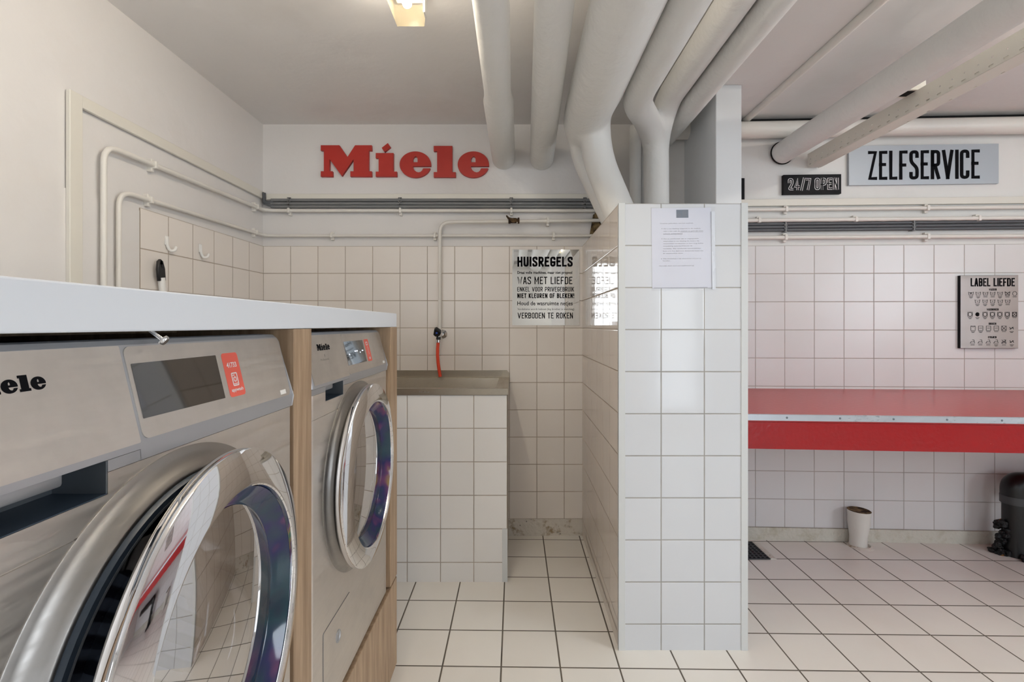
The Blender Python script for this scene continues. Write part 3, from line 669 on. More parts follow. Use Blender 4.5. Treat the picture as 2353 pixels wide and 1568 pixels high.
t = thing('house_rules_sign', 'mirrored poster with black house rules text on the back wall tiles', 'sign', (xb(1254), YB, zb(748)))
obj('mirror_plate', B(xb(1177), xb(1331.5), YB - 0.004, YB, zb(748), zb(574), 0.0006), M['mirror'], t)
FP = Frame((0, YB - 0.004, 0), (1, 0, 0), (0, 0, 1))
def pz(x, y): return bw(1160 + x * 0.12756, 560 + y * 0.12756)
bm = bmesh.new()
def prow(txt, x0, x1, yt, yb_, sw, wf=0.42, gap=1.1, sp=0.35):
    a, b = pz(x0, yb_), pz(x1, yt); strokes(bm, txt, FP, a[0], b[0], a[1], b[1], sw, gap, wf, 0.0, 0.0004, sp)
prow('HUISREGELS', 225, 1222, 238, 418, 0.2, 0.55, 0.9)
prow('WAS MET LIEFDE', 228, 1215, 600, 733, 0.13, 0.42, 1.6, 0.3)
prow('ENKEL VOOR PRIVEGEBRUIK', 225, 1245, 782, 866, 0.14, 0.46, 1.5)
prow('NIET KLEUREN OF BLEKEN!', 225, 1247, 898, 984, 0.19, 0.52, 1.2, 0.4)
prow('VERBODEN TE ROKEN', 230, 1225, 1245, 1350, 0.14, 0.46, 1.5)
for txt, x0, x1, yb_, hh, bo in (('Draai volle machines, maar niet propvol', 225, 1212, 546, 50, 0.03), ('Houd de wasruimte netjes', 225, 1220, 1112, 76, 0.012), ('Vandalisme wordt beboet (big brother is watching)', 228, 1248, 1198, 36, 0.0)):
    a, b = pz(x0, yb_), pz(x1, yb_ - hh); font_bm(bm, txt, FP, a[0], a[1], b[0] - a[0], b[1] - a[1], 0.0004, bo)
obj('lettering', bm, M['ink'], t)

a0, zt = rw(1948, 337); a1, zbm = rw(2291, 423)
t = thing('wall_sign', 'wide silver sign reading ZELFSERVICE in tall black letters', 'sign', FR.p(a0, zbm, 0))
obj('sign_plate', fbox(bmesh.new(), FR, a0, a1, zbm, zt, -0.006, 0.010, 0.0008), M['silver_sign'], t)
F2 = Frame(FR.p(0, 0, 0.010), FR.u, FR.v); b0, zu = rw(1992, 349); b1, zl = rw(2247, 412)
obj('lettering', strokes(bmesh.new(), 'ZELFSERVICE', F2, b0, b1, zl, zu, 0.105, 1.5, 0.36, 0.0, 0.002), M['ink'], t)
a0, zt = rw(1797, 404); a1, zbm = rw(1929, 447)
t = thing('wall_sign', 'small black sign with outlined 24/7 OPEN lettering', 'sign', FR.p(a0, zbm, 0))
obj('sign_block', fbox(bmesh.new(), FR, a0, a1, zbm, zt, -0.006, 0.016, 0.0008), M['black_sign'], t)
F3 = Frame(FR.p(0, 0, 0.016), FR.u, FR.v); b0, zu = rw(1807, 412); b1, zl = rw(1923, 438)
obj('letter_outline', strokes(bmesh.new(), '24/7 OPEN', F3, b0, b1, zl, zu, 0.19, 0.9, 0.62, 0.0, 0.0004, 0.28), M['ink_white'], t)
obj('letter_fill', strokes(bmesh.new(), '24/7 OPEN', F3, b0, b1, zl, zu, 0.19, 0.9, 0.62, 0.0, 0.0008, 0.28, 0, 0.5), M['black_sign'], t)
a0, zt = rw(1690, 411); a1, zbm = rw(1709, 468)
single('wall_board', fbox(bmesh.new(), FR, a0 - 0.1, a1, zbm, zt, -0.006, 0.012, 0.001), M['black_sign'], 'narrow black board edge showing behind the square column', 'board')

# laundry symbol sign
def lz(x, y): return rw(2180 + x * 0.1339, 610 + y * 0.1339)
a0, zt = lz(150, 180); a1, zbm = lz(1178, 1425)
t = thing('symbol_sign', 'black-edged silver sign reading LABEL LIEFDE with rows of laundry symbols', 'sign', FR.p(a0, zbm, 0))
obj('sign_block', fbox(bmesh.new(), FR, a0, a1 - 0.012, zbm, zt, 0, 0.018, 0.0006), M['black_sign'], t)
obj('sign_face', fbox(bmesh.new(), FR, a0 + 0.001, a1 - 0.013, zbm + 0.001, zt - 0.001, 0.0175, 0.019, 0.0003), M['mirror_sign'], t)
F4 = Frame(FR.p(0, 0, 0.019), FR.u, FR.v); bm = bmesh.new()
def lrow(txt, x0, x1, yt, yb_, sw, wf=0.5):
    a, b = lz(x0, yb_), lz(x1, yt); strokes(bm, txt, F4, a[0], b[0], a[1], b[1], sw, 0.8, wf, 0, 0.0004, 0.35)
lrow('LABEL LIEFDE', 322, 1075, 222, 368, 0.165, 0.5); obj('title', bm, M['ink'], t)
for args in (('WASSEN', 634, 764, 402, 438), ('WASDROGEN', 597, 797, 742, 778), ('DROGEN', 630, 757, 985, 1020), ('STRIJKEN', 618, 762, 1216, 1250)):
    bm = bmesh.new(); lrow(*args, 0.19); obj('heading', bm, M['ink'], t)
def icon(bm, kind, x, y, s=38):
    def S(pts, w=3.2):
        q = [lz(x - 7 + a * s, y - b * s) for a, b in pts]
        strip(bm, F4, q, w * 0.1339 / FPX * 2.6, 0, 0.0004)
    circ = lambda r, cy=0: [(r * math.cos(2 * PI * i / 20), cy + r * math.sin(2 * PI * i / 20)) for i in range(21)]
    sq = [(-1, -1), (-1, 1), (1, 1), (1, -1), (-1, -1)]
    if kind in 'thX':
        S([(-1.1, 0.8), (-0.8, -0.8), (0.8, -0.8), (1.1, 0.8)]); S([(-1, 0.45), (-0.5, 0.6), (0, 0.45), (0.5, 0.6), (1, 0.45)], 2)
        if kind == 'h': S([(-0.35, 0.5), (0, -0.3), (0.35, 0.5)], 6)
        if kind == 'X': S([(-1.1, 0.9), (1, -0.9)]); S([(-1, -0.9), (1.1, 0.9)])
        if kind == 't': S([(-0.3, -0.1), (0.3, -0.1)], 4)
    elif kind == 'o': S(circ(0.95))
    elif kind == 'd': S(sq); S(circ(0.85))
    elif kind == 'f': S(circ(0.45), 17.5)
    elif kind == 'x': S(sq); S(circ(0.9)); S([(-1, -1), (1, 1)]); S([(-1, 1), (1, -1)])
    elif kind == 'q': S(sq)
    elif kind == 'b': S(sq); S([(-0.6, 0), (0.6, 0)])
    elif kind == 'v': S(sq); S([(-1, 1), (0, 0.55), (1, 1)])
    elif kind == 'c': S(sq); S([(-1, -1), (1, 1)]); S([(-1, 1), (1, -1)])
    elif kind == 'w': S([(-0.9, 0.5), (-0.3, -0.4), (0.3, 0.4), (0.9, -0.4)], 5); S([(-0.9, -0.5), (0.9, 0.5)], 4)
    elif kind in 'iz':
        S([(-1.1, -0.7), (0.9, -0.7), (0.6, 0.8), (-0.2, 0.8)]); S([(-1.1, -0.7), (-0.6, 0.05), (0.72, 0.05)])
        if kind == 'z': S([(-1, 0.8), (1, -0.9)]); S([(-1, -0.9), (1, 0.8)])
    for j in range(2 if (x % 3 and kind not in 'o') else 1):
        wd = 0.9 - 0.35 * j; strip(bm, F4, [lz(x - 7 - wd * s, y + s * 1.45 + j * 17), lz(x - 7 + wd * s, y + s * 1.45 + j * 17)], 4.0 * 0.1339 / FPX * 2.6, 0, 0.0003)
for seq, xs, y in (('httttXo', (335, 458, 582, 705, 830, 957, 1080), 490), ('ttttt', (445, 575, 703, 833, 960), 622), ('dfddddx', (320, 445, 575, 700, 827, 953, 1077), 843),
                   ('vbbbcw', (370, 500, 633, 765, 897, 1027), 1080), ('iiiizw', (363, 495, 630, 763, 897, 1030), 1308)):
    bm = bmesh.new()
    for kd, x in zip(seq, xs): icon(bm, kd, x, y)
    obj('symbol_row', bm, M['ink'], t)

# notice in a plastic sleeve
def hp(x, y): return ((x - CX) / FPX * YF, H - (y - CY) / FPX * YF)
FH = Frame((0, YF - 0.0005, 0), (1, 0, 0.012), (-0.012, 0, 1)); FH.o = Vector((0, YF - 0.0005, 0))
def nz(x, y):
    a = hp(1480 + x * 0.1467, 460 + y * 0.1467); v = Vector((a[0], YF - 0.0005, a[1])) - FH.o
    return (v.dot(FH.u), v.dot(FH.v))
t = thing('paper_notice', 'printed notice in a clear plastic sleeve taped to the partition end', 'notice', (0.6, YF, hp(0, 668)[1]))
a, b = nz(128, 1385), nz(1045, 120)
obj('paper', fbox(bmesh.new(), FH, a[0], b[0], a[1], b[1], 0.0, 0.001), M['paper'], t)
bm = bmesh.new()
LINES = [('Geachte gebruiker van het washok,', 245, 770, 375), ('Als u uw kleding uitspoelt in de wasbak,', 300, 885, 458), ('wilt u dan ook de wasbak na gebruik weer', 300, 925, 497), ('schoon achterlaten?', 300, 600, 535),
         ('Om te voorkomen dat er ongespoelde', 300, 850, 616), ('wasmiddel in uw kleding zit, kunt u de', 298, 860, 654), ('wasmiddel verdunnen in een nog lichte', 298, 925, 692), ('verpakking (uiteraard boven de', 296, 755, 730),
         ('wasbak). De verdunde wasmiddelen', 296, 885, 770), ('kunt u in het daarvoor bestemde bakje van', 294, 925, 808), ('de wasmachine doen.', 294, 612, 844), ('Wij verzoeken u de wasruimte schoon te', 294, 890, 928), ('houden.', 292, 405, 960), ('Hartelijk dank voor uw medewerking!', 235, 778, 1040)]
for txt, x0, x1, y in LINES:
    a, b = nz(x0, y), nz(x1, y - 20); font_bm(bm, txt, FH, a[0], a[1], b[0] - a[0], 0.0034, 0.0013)
for x, y in ((278, 450), (278, 608), (270, 922)):
    a = nz(x, y); strip(bm, FH, [(a[0] - 0.001, a[1]), (a[0] + 0.001, a[1])], 0.001, 0.001, 0.0013)
for x0, x1, y in ((565, 925, 504), (300, 600, 542)):
    a, b = nz(x0, y), nz(x1, y); strip(bm, FH, [(a[0], a[1]), (b[0], a[1])], 0.0003, 0.001, 0.0013)
a, b = nz(150, 1378), nz(990, 1378); strip(bm, FH, [(a[0], a[1]), (b[0], a[1])], 0.0006, 0.001, 0.0013)
obj('printed_text', bm, M['ink_grey'], t)
a, b = nz(503, 280), nz(690, 152); bm = fbox(bmesh.new(), FH, a[0], b[0], a[1], b[1], 0.001, 0.0013)
obj('letterhead', bm, plain('slate_ink', lin(92, 106, 124), 0.6), t)
bm = bmesh.new(); a, b = nz(525, 262), nz(572, 222); font_bm(bm, 'D', FH, a[0], a[1], b[0] - a[0], b[1] - a[1], 0.0015)
for i in range(5):
    a, b = nz(600, 185 + i * 18), nz(668 - 8 * (i % 2), 178 + i * 19); strip(bm, FH, [a, b], 0.0006, 0.0012, 0.0015)
obj('letterhead_mark', bm, M['ink_grey'], t)
bm = bmesh.new(); a, b = nz(115, 1425), nz(1110, 105); N = 14
g = [[bm.verts.new(FH.p(a[0] + (b[0] - a[0]) * i / N, a[1] + (b[1] - a[1]) * j / N, 0.0025 + 0.0015 * math.sin(i * 1.3 + j * 0.4) + (0.004 if i == N and j < 4 else 0))) for j in range(N + 1)] for i in range(N + 1)]
for i in range(N):
    for j in range(N): bm.faces.new((g[i][j], g[i + 1][j], g[i + 1][j + 1], g[i][j + 1]))
obj('plastic_sleeve', bm, M['sleeve'], t, 180)
a, b = nz(1062, 1400), nz(1100, 180); obj('punched_edge', fbox(bmesh.new(), FH, a[0], b[0], a[1], b[1], 0.0028, 0.0034), plain('clear_white_edge', lin(226, 230, 238), 0.25), t)

# ------------------------------------------------------------------ sink block, tap and hose
YS, XR, XSL = 2.238, -0.035, -1.10
t = thing('sink_unit', 'white tiled block with a long stainless steel trough sink along the back wall', 'sink', ((XSL + XR) / 2, 2.45, 0))
bm = bmesh.new(); box(bm, XSL, XR, YS, YS + 0.018, 0, 0.846); box(bm, XR - 0.018, XR, YS + 0.018, YB, 0, 0.846); box(bm, XSL, XSL + 0.018, YS + 0.018, YB, 0, 0.846); box(bm, XSL + 0.018, XR - 0.018, YS + 0.018, YB, 0, 0.6)
obj('tiled_base', bm, M['t_sink'], t)
obj('corner_bead', B(XR - 0.022, XR + 0.002, YS - 0.002, YS + 0.004, 0.0, 0.24, 0.0008), M['bead'], t)
bm = bmesh.new(); zr = 0.873; xi0, xi1, yi0, yi1, zi = XSL + 0.05, XR - 0.05, YS + 0.024, YB - 0.045, 0.72
xo0, xo1, yo0, yo1 = XSL, XR + 0.004, YS - 0.006, YB
V = lambda *c: bm.verts.new(c)
O = [V(xo0, yo0, zr), V(xo1, yo0, zr), V(xo1, yo1, zr), V(xo0, yo1, zr)]; I = [V(xi0, yi0, zr), V(xi1, yi0, zr), V(xi1, yi1, zr), V(xi0, yi1, zr)]
D = [V(xi0 + 0.02, yi0 + 0.02, zi), V(xi1 - 0.035, yi0 + 0.02, zi), V(xi1 - 0.035, yi1 - 0.02, zi), V(xi0 + 0.02, yi1 - 0.02, zi)]
Lo = [V(xo0, yo0, 0.845), V(xo1, yo0, 0.845), V(xo1, yo1, 0.845), V(xo0, yo1, 0.845)]
for i in range(4):
    j = (i + 1) % 4
    bm.faces.new((O[i], O[j], I[j], I[i])); bm.faces.new((I[i], I[j], D[j], D[i])); bm.faces.new((Lo[i], Lo[j], O[j], O[i]))
bm.faces.new(D)
obj('basin', bm, M['sink_steel'], t)
prism_pts = [(xo0, zr - 0.002), (xo1, zr - 0.002), (xo1, 0.896), (xo1 - 0.012, 0.911), (xo0, 0.911)]
bm = bmesh.new(); prism(bm, prism_pts, YB - 0.012, YB); obj('splashback', bm, M['sink_steel'], t)
xe = (990 - CX) / FPX * YS; FS = Frame((0, YS - 0.006, 0), (1, 0, 0), (0, 0, 1))
bm = bmesh.new(); font_bm(bm, 'Inlokur', FS, (964 - CX) / FPX * YS, 0.855, 0.048, 0.009, 0.0004); obj('maker_mark', bm, M['alu'], t)

t = thing('tap', 'black-handled chrome wall tap above the steel sink', 'tap', (xt, YB - 0.04, 1.08)); zt_ = zb(770)
obj('wall_rose', Lt([(0, 0.0), (0.024, 0.0), (0.024, 0.004), (0.012, 0.016), (0, 0.016)], (xb(1018), YB, zb(768)), (0, -1, 0), 24), M['chrome'], t, 30)
bm = bmesh.new(); tube(bm, [(xb(1018), YB, zb(768)), (xb(1012), YB - 0.06, zb(768))], 0.010, 14); tube(bm, [(xb(1011), YB - 0.055, zb(762)), (xb(1011), YB - 0.055, zb(778))], 0.009, 14); obj('body', bm, M['chrome'], t, 40)
FT = Frame((xb(1010), YB - 0.075, zb(764)), (1, 0, 0), (0, -0.5, 1))
poly2d('handle', [[(-0.014, 0.024), (-0.003, 0.028), (0.021, 0.008), (0.019, -0.004), (0.004, -0.022), (-0.012, -0.018), (-0.021, -0.008)]], FT, -0.014, 0.014, M['black'], t, 0.004)
obj('cold_dot', Lt([(0, 0.0), (0.006, 0.0), (0.005, 0.002), (0, 0.002)], FT.p(-0.002, 0.004, 0.0135), FT.n, 16), plain('blue_dot', lin(60, 90, 190), 0.3), t)
obj('spout', Tb([(xb(1011), YB - 0.055, zb(774)), (xb(1011), YB - 0.055, zb(781))], 0.012, 14), M['black'], t, 40)
t = thing('hose', 'short orange-red rubber hose hanging from the tap into the sink', 'hose', (xb(1012), YB - 0.055, 0.8))
hz = [(1010.5, 783), (1009.5, 800), (1009.5, 815), (1011, 832), (1013.5, 848), (1016.5, 863)]
obj('hose_run', Tb([(xb(x), YB - 0.055 - 0.004 * i, zb(y)) for i, (x, y) in enumerate(hz)], 0.0088, 16), M['hose'], t, 60)
obj('hose_clamp', Lt([(0.0095, 0.0), (0.0135, 0.001), (0.0135, 0.016), (0.0095, 0.017)], (xb(1010.5), YB - 0.055, zb(787)), (0, 0, 1), 20, True), M['chrome'], t, 40)

# ------------------------------------------------------------------ left wall: hooks, broom
for x, y, lab in ((384, 560, 'white plastic J hook on the left wall tiles, above the black broom loop'), (461, 577, 'white plastic J hook on the left wall tiles, nearer the room corner')):
    Y = FPX * 1.383 / (CX - x); Z = H - (y - CY) / FPX * Y
    t = thing('wall_hook', lab, 'hook', (XL, Y, Z), 'wall hooks')
    obj('back_plate', fbox(bmesh.new(), FL, Y - 0.016, Y + 0.004, Z - 0.008, Z + 0.03, 0.0, 0.005, 0.003), M['white_plastic'], t, 40)
    obj('hook', Tb(bend([(XL + 0.004, Y - 0.006, Z + 0.026), (XL + 0.006, Y - 0.008, Z - 0.012), (XL + 0.012, Y + 0.002, Z - 0.03), (XL + 0.024, Y + 0.012, Z - 0.026), (XL + 0.026, Y + 0.015, Z - 0.010)], 0.015), 0.0055, 12), M['white_plastic'], t, 60)
t = thing('broom', 'broom handle with a black hanging loop leaning behind the washing machines', 'broom', (XL + 0.03, 1.9, 0))
FK = Frame((XL + 0.022, 1.912, 1.33), (0, 1, 0.14), (0, -0.14, 1))
loop = [(-0.019, 0), (0.017, 0), (0.019, 0.045), (0.012, 0.075), (0.0, 0.083), (-0.012, 0.075), (-0.019, 0.045)]; hole = [(-0.006, 0.052), (0.005, 0.052), (0.006, 0.062), (0.001, 0.074), (-0.005, 0.064)]
poly2d('hanging_loop', [loop, hole], FK, -0.006, 0.006, M['black'], t, 0.003)
obj('stick', Tb([FK.p(0, 0.012, 0), FK.p(0, -0.2, 0.0), (XL + 0.06, 1.96, 0.04)], 0.0125, 14), M['white_plastic'], t, 60)
bm = bmesh.new(); box(bm, XL + 0.03, XL + 0.09, 1.84, 2.1, 0.0, 0.05, 0.01); obj('head', bm, M['black'], t)

# ------------------------------------------------------------------ worktop, cabinet
single('worktop', B(XL + 0.12, -0.405, -0.45, 1.700, 1.153, 1.199, 0.002), M['worktop'], 'thick white worktop over the two washing machines', 'worktop')
t = thing('machine_cabinet', 'oak veneer cabinet framing the two built-in washing machines', 'cabinet', (-0.8, 0.9, 0))
XB = -1.14
for y0, y1 in ((0.195, 0.275), (0.909, 0.989), (1.617, 1.705)):
    obj('post', B(XB, -0.405, y0, y1, 0.304, 1.1525, 0.0012), M['oak'], t)
obj('plinth', B(XB, -0.405, -0.45, 1.703, 0.0, 0.297, 0.0015), M['oak'], t)
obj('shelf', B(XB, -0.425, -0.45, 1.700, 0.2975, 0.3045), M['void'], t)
obj('light_block_panel', B(XB - 0.012, XB, -0.45, 1.70, 0.0, 1.1525), M['void'], t)  # unseen panel added to stop light leaking into the cabinet
obj('top_rail', B(XB, -0.62, -0.45, 1.69, 1.146, 1.1528), M['oak'], t)
single('loose_screw', Lt([(0, 0), (0.0045, 0.0), (0.006, 0.002), (0.006, 0.004), (0.0022, 0.006), (0.0018, 0.03), (0, 0.03)], (-0.398, 0.566, 1.1405), (-0.75, -0.15, 0.62), 16), M['chrome'], 'small bright screw poking out below the worktop edge over the nearer machine', 'screw', 40)

# ------------------------------------------------------------------ washing machines
def machine(y0, a, label, ajar, nearer):
    t = thing('washing_machine', label, 'washing machine', (-a - 0.3, y0 + 0.298, 0.306), 'built-in washing machines')
    y1 = y0 + 0.596; cy, cz = y0 + 0.298, 0.775; XF = -a; XBk = -1.06
    bm = bmesh.new(); box(bm, XBk, XF, y0 + 0.002, y1 - 0.002, 0.306, 1.0145)
    es = [e for e in bm.edges if abs(e.verts[0].co.x - XF) < 1e-5 and abs(e.verts[1].co.x - XF) < 1e-5 and abs(e.verts[0].co.z - e.verts[1].co.z) > 0.1]
    bmesh.ops.bevel(bm, geom=es, offset=0.011, segments=5, affect='EDGES', profile=0.5)
    body = obj('body', bm, [M['steel'], M['silver']], t)
    hole = Lt([(0, -0.30), (0.2, -0.30), (0.2, 0.05), (0, 0.05)], (XF, cy, cz), (1, 0, 0), 64)
    rec = bmesh.new(); box(rec, XF - 0.055, XF + 0.02, y0 + 0.077, y0 + 0.19, 0.993, 1.03)
    seam = B(XF - 0.002, XF + 0.02, y0 - 0.02, y0 + 0.16, 0.9632, 0.9648)
    cut(body, [hole, rec, seam])
    # collar raised round the porthole, rubber seal and drum
    obj('porthole_collar', Lt([(0.2, -0.02), (0.237, -0.002), (0.2375, 0.0008), (0.2365, 0.0014), (0.231, 0.0026), (0.2255, 0.0055), (0.221, 0.0095), (0.217, 0.0145), (0.2135, 0.019), (0.211, 0.0205), (0.207, 0.0205), (0.202, 0.017)], (XF, cy, cz), (1, 0, 0), 128, True), M['collar'], t, 40)
    seal = obj('door_seal', Lt([(0.204, 0.0), (0.2095, 0.019), (0.2065, 0.0255), (0.200, 0.0255), (0.197, 0.021), (0.194, 0.022), (0.184, 0.010), (0.176, -0.02), (0.17, -0.06), (0.18, -0.06), (0.19, -0.02)], (XF, cy, cz), (1, 0, 0), 96, True), M['rubber'], t, 50)
    obj('seal_line', Lt([(0.1985, 0.0215), (0.2005, 0.0262), (0.198, 0.0262), (0.196, 0.0225)], (XF, cy, cz), (1, 0, 0), 96, True), M['rubber_grey'], seal, 50)
    obj('drum', Lt([(0.185, -0.06), (0.19, -0.07), (0.19, -0.29), (0, -0.29)], (XF, cy, cz), (1, 0, 0), 64), M['drum'], t, 40)
    # sloping control fascia and detergent drawer
    sl = 0.025; zb_, zt_ = 1.034, 1.140
    def prof(o): return [(XF + o, 1.0150), (XF + o, zb_ - 0.001), (XF + o - sl, zt_ - 0.002), (XF + o - sl - 0.006, zt_ + 0.003), (XF - 0.055, zt_ + 0.004), (XF - 0.06, 1.0150)]
    bm = bmesh.new(); prism(bm, prof(0.0), y0 + 0.2325, y1 - 0.001)
    obj('lid', B(XBk, XF - 0.062, y0 + 0.004, y1 - 0.004, 1.0152, 1.132, 0.003), M['black'], t)
    es = [e for e in bm.edges if all(v.co.y > y1 - 0.002 and v.co.z > zt_ - 0.004 for v in e.verts)]
    bmesh.ops.bevel(bm, geom=es, offset=0.012, segments=5, affect='EDGES', profile=0.5)
    es = [e for e in bm.edges if all(v.co.y > y1 - 0.002 and XF - 0.028 < v.co.x for v in e.verts)]
    bmesh.ops.bevel(bm, geom=es, offset=0.003, segments=4, affect='EDGES', profile=0.5)
    for ya, yb in ((0.002, 0.077), (0.19, 0.233)): box(bm, XF - 0.06, XF, y0 + ya, y0 + yb, 1.0150, 1.0264)
    cp = obj('control_panel', bm, M['silver'], t, 30)
    bm = bmesh.new(); prism(bm, [(XF + 0.002, 1.0275), (XF + 0.002, zb_ - 0.001), (XF + 0.002 - sl, zt_ - 0.002), (XF - 0.004 - sl, zt_ + 0.003), (XF - 0.055, zt_ + 0.004), (XF - 0.06, 1.0275)], y0 + 0.001, y0 + 0.2305)
    es = [e for e in bm.edges if all(v.co.y < y0 + 0.002 and v.co.x > XF - 0.06 for v in e.verts)]
    bmesh.ops.bevel(bm, geom=es, offset=0.010, segments=5, affect='EDGES', profile=0.5)
    dr = obj('detergent_drawer', bm, M['silver'], t, 30)
    bm = bmesh.new(); box(bm, XF - 0.030, XF - 0.012, y0 + 0.02, y0 + 0.155, 1.012, 1.0274, 0.003); obj('drawer_grip', bm, M['silver'], dr, 40)
    bm = B(XF - 0.054, XF - 0.0005, y0 + 0.0775, y0 + 0.1895, 0.9932, 0.9942); box(bm, XF - 0.0548, XF - 0.0535, y0 + 0.0775, y0 + 0.1895, 0.9942, 1.026, 0, 2, 1)
    box(bm, XF - 0.0535, XF - 0.0005, y0 + 0.188, y0 + 0.1897, 0.9942, 1.026, 0, 2, 1); obj('handle_recess', bm, [M['rubber'], M['silver_dark']], t)
    FPn = Frame((XF, y0, zb_), (0, 1, 0), (-sl, 0, zt_ - zb_)); Ls = math.hypot(sl, zt_ - zb_)
    def rr(a0, a1, b0, b1, r, n=5):
        P = []
        for cx_, cy_, s in ((a1 - r, b1 - r, 0), (a0 + r, b1 - r, 1), (a0 + r, b0 + r, 2), (a1 - r, b0 + r, 3)):
            for i in range(n + 1):
                q = PI / 2 * (s + i / n); P.append((cx_ + r * math.cos(q), cy_ + r * math.sin(q)))
        return P
    poly2d('steel_face', [rr(0.237, 0.588, 0.002, Ls - 0.004, 0.009)], FPn, -0.001, 0.0008, M['panel_steel'], cp)
    poly2d('steel_face', [rr(0.012, 0.230, 0.0, Ls - 0.003, 0.002)], FPn, -0.001, 0.0028, M['panel_steel'], dr)
    poly2d('display', [rr(0.243, 0.396, 0.024, 0.0855, 0.001)], FPn, 0.0, 0.0013, M['display'], cp)
    st = poly2d('sticker', [rr(0.409, 0.449, 0.0225, 0.087, 0.005)], FPn, 0.0, 0.0011, M['coral'], cp)
    FQ = Frame(FPn.p(0, 0, 0.0011), FPn.u, FPn.v); bm = bmesh.new()
    if nearer:
        font_bm(bm, '41733', FQ, 0.4285, 0.0655, 0.025, 0.0075, 0.0003, 0.025, 'CENTER')
        font_bm(bm, 'appwash', FQ, 0.4295, 0.0300, 0.030, 0.0052, 0.0003, 0.02, 'CENTER')
        for ring in (rr(0.4230, 0.4360, 0.0385, 0.0565, 0.0015),):
            strip(bm, FQ, ring + [ring[0]], 0.0009, 0, 0.0003)
        strip(bm, FQ, [(0.4295 + 0.0032 * math.cos(i * PI / 8), 0.0475 + 0.0032 * math.sin(i * PI / 8)) for i in range(17)], 0.0008, 0, 0.0003)
        strip(bm, FQ, [(0.425, 0.0535), (0.430, 0.0535)], 0.0007, 0, 0.0003); strip(bm, FQ, [(0.425, 0.041), (0.434, 0.041)], 0.0006, 0, 0.0003)
    else:
        FV = Frame(FQ.p(0.4325, 0.030), -FPn.v, FPn.u)
        FV = Frame(FQ.p(0.4255, 0.0), FPn.v, -FPn.u)
        font_bm(bm, 'appwash', FV, 0.042, -0.0075, 0.024, 0.006, 0.0003, 0.02)
        ring = rr(0.422, 0.436, 0.070, 0.078, 0.002); strip(bm, FQ, ring + [ring[0]], 0.0012, 0, 0.0003)
        font_bm(bm, '48', FQ, 0.429, 0.028, 0.014, 0.007, 0.0003, 0.03, 'CENTER')
    obj('sticker_print', bm, M['ink_white'], st)
    bm = bmesh.new(); fbox(bm, FPn, 0.553, 0.572, 0.006, 0.0135, 0, 0.0015, 0.0004); obj('badge', bm, M['white_plastic'], cp)
    # maker's lettering on the drawer face
    FD = Frame(FPn.p(0, 0, 0.0028), FPn.u, FPn.v); s_ = 0.072 / (1470 - 430); ox, oy = 0.0685, 0.071
    for polys in LOGO:
        poly2d('letter', [[(ox + (x - 430) * s_, oy + (563 - y) * s_ * 1.05) for x, y in poly] for poly in polys], FD, 0, 0.0004, M['ink'], dr)
    bm = bmesh.new(); font_bm(bm, 'Professional', FD, 0.073, 0.048, 0.047, 0.0050, 0.0003)
    if not nearer: strip(bm, FD, [(0.100, 0.055), (0.1015, 0.062), (0.0995, 0.0595), (0.1025, 0.0585)], 0.0005, 0, 0.0003); obj('small_print', bm, M['ink_soft'], dr)
    if not nearer:
        lm = NT('lit_display_symbols'); lm.put(lm.b.inputs['Emission Color'], (0.75, 0.8, 1.0)); lm.b.inputs['Emission Strength'].default_value = 0.9
        for u_, v_, w_ in ((0.262, 0.05, 0.008), (0.31, 0.056, 0.012), (0.326, 0.056, 0.01), (0.352, 0.051, 0.006), (0.372, 0.055, 0.012)): obj('lit_symbol', fbox(bmesh.new(), FPn, u_, u_ + w_, v_, v_ + 0.003, 0.0013, 0.0015), lm.mat, cp)
    # service flap low on the front
    FF = Frame((XF, y0, 0), (0, 1, 0), (0, 0, 1)); fl = rr(0.063, 0.234, 0.342, 0.494, 0.004)
    flap = poly2d('service_flap', [fl], FF, -0.001, 0.0012, M['steel'], t)
    bm = bmesh.new(); strip(bm, FF, fl + [fl[0]], 0.0009, 0, 0.0008); obj('flap_gap', bm, M['silver_dark'], t)
    obj('flap_catch', Lt([(0, 0.0005), (0.009, 0.0005), (0.011, 0.0022), (0.014, 0.0022), (0.0142, 0.0)], FF.p(0.150, 0.436, 0.0012), FF.n, 28), M['silver'], flap, 30)
    # door: chrome ring, iridescent glass rim, domed glass, dark back; hinged on its far side
    ca, sa = math.cos(ajar), math.sin(ajar); ax = (ca, sa, 0); hy = cy + 0.235
    o = (XF - (cy - hy) * sa, hy + (cy - hy) * ca, cz)
    door = obj('door', Lt([(0.216, 0.0235), (0.2265, 0.0235), (0.2285, 0.026), (0.230, 0.031), (0.230, 0.0365), (0.2292, 0.0388), (0.2275, 0.0398), (0.187, 0.0488), (0.184, 0.0488), (0.182, 0.0472), (0.1805, 0.040), (0.1805, 0.032)], o, ax, 200, True), M['chrome'], t, 24)
    obj('door_back', Lt([(0.2235, 0.0236), (0.222, 0.0225), (0.2, 0.0215), (0.185, 0.019), (0.168, 0.012), (0.166, 0.02), (0.18, 0.03), (0.216, 0.0235)], o, ax, 96, True), M['black'], door, 40)
    obj('glass_rim', Lt([(0.1806, 0.042), (0.176, 0.037), (0.168, 0.029), (0.161, 0.023), (0.1585, 0.0215), (0.157, 0.018), (0.166, 0.024), (0.178, 0.034)], o, ax, 128, True), M['rim_glass'], door, 60)
    dome = [(0.0, 0.031)] + [(0.158 * q, 0.031 - 0.0095 * q * q) for q in (0.15, 0.3, 0.45, 0.6, 0.75, 0.9, 1.0)]
    bowl = [(0.158, 0.0185), (0.150, -0.01), (0.140, -0.055), (0.125, -0.075), (0.0, -0.082)]
    obj('glass', Lt(dome + bowl, o, ax, 128), M['glass'], door, 50)
    return t

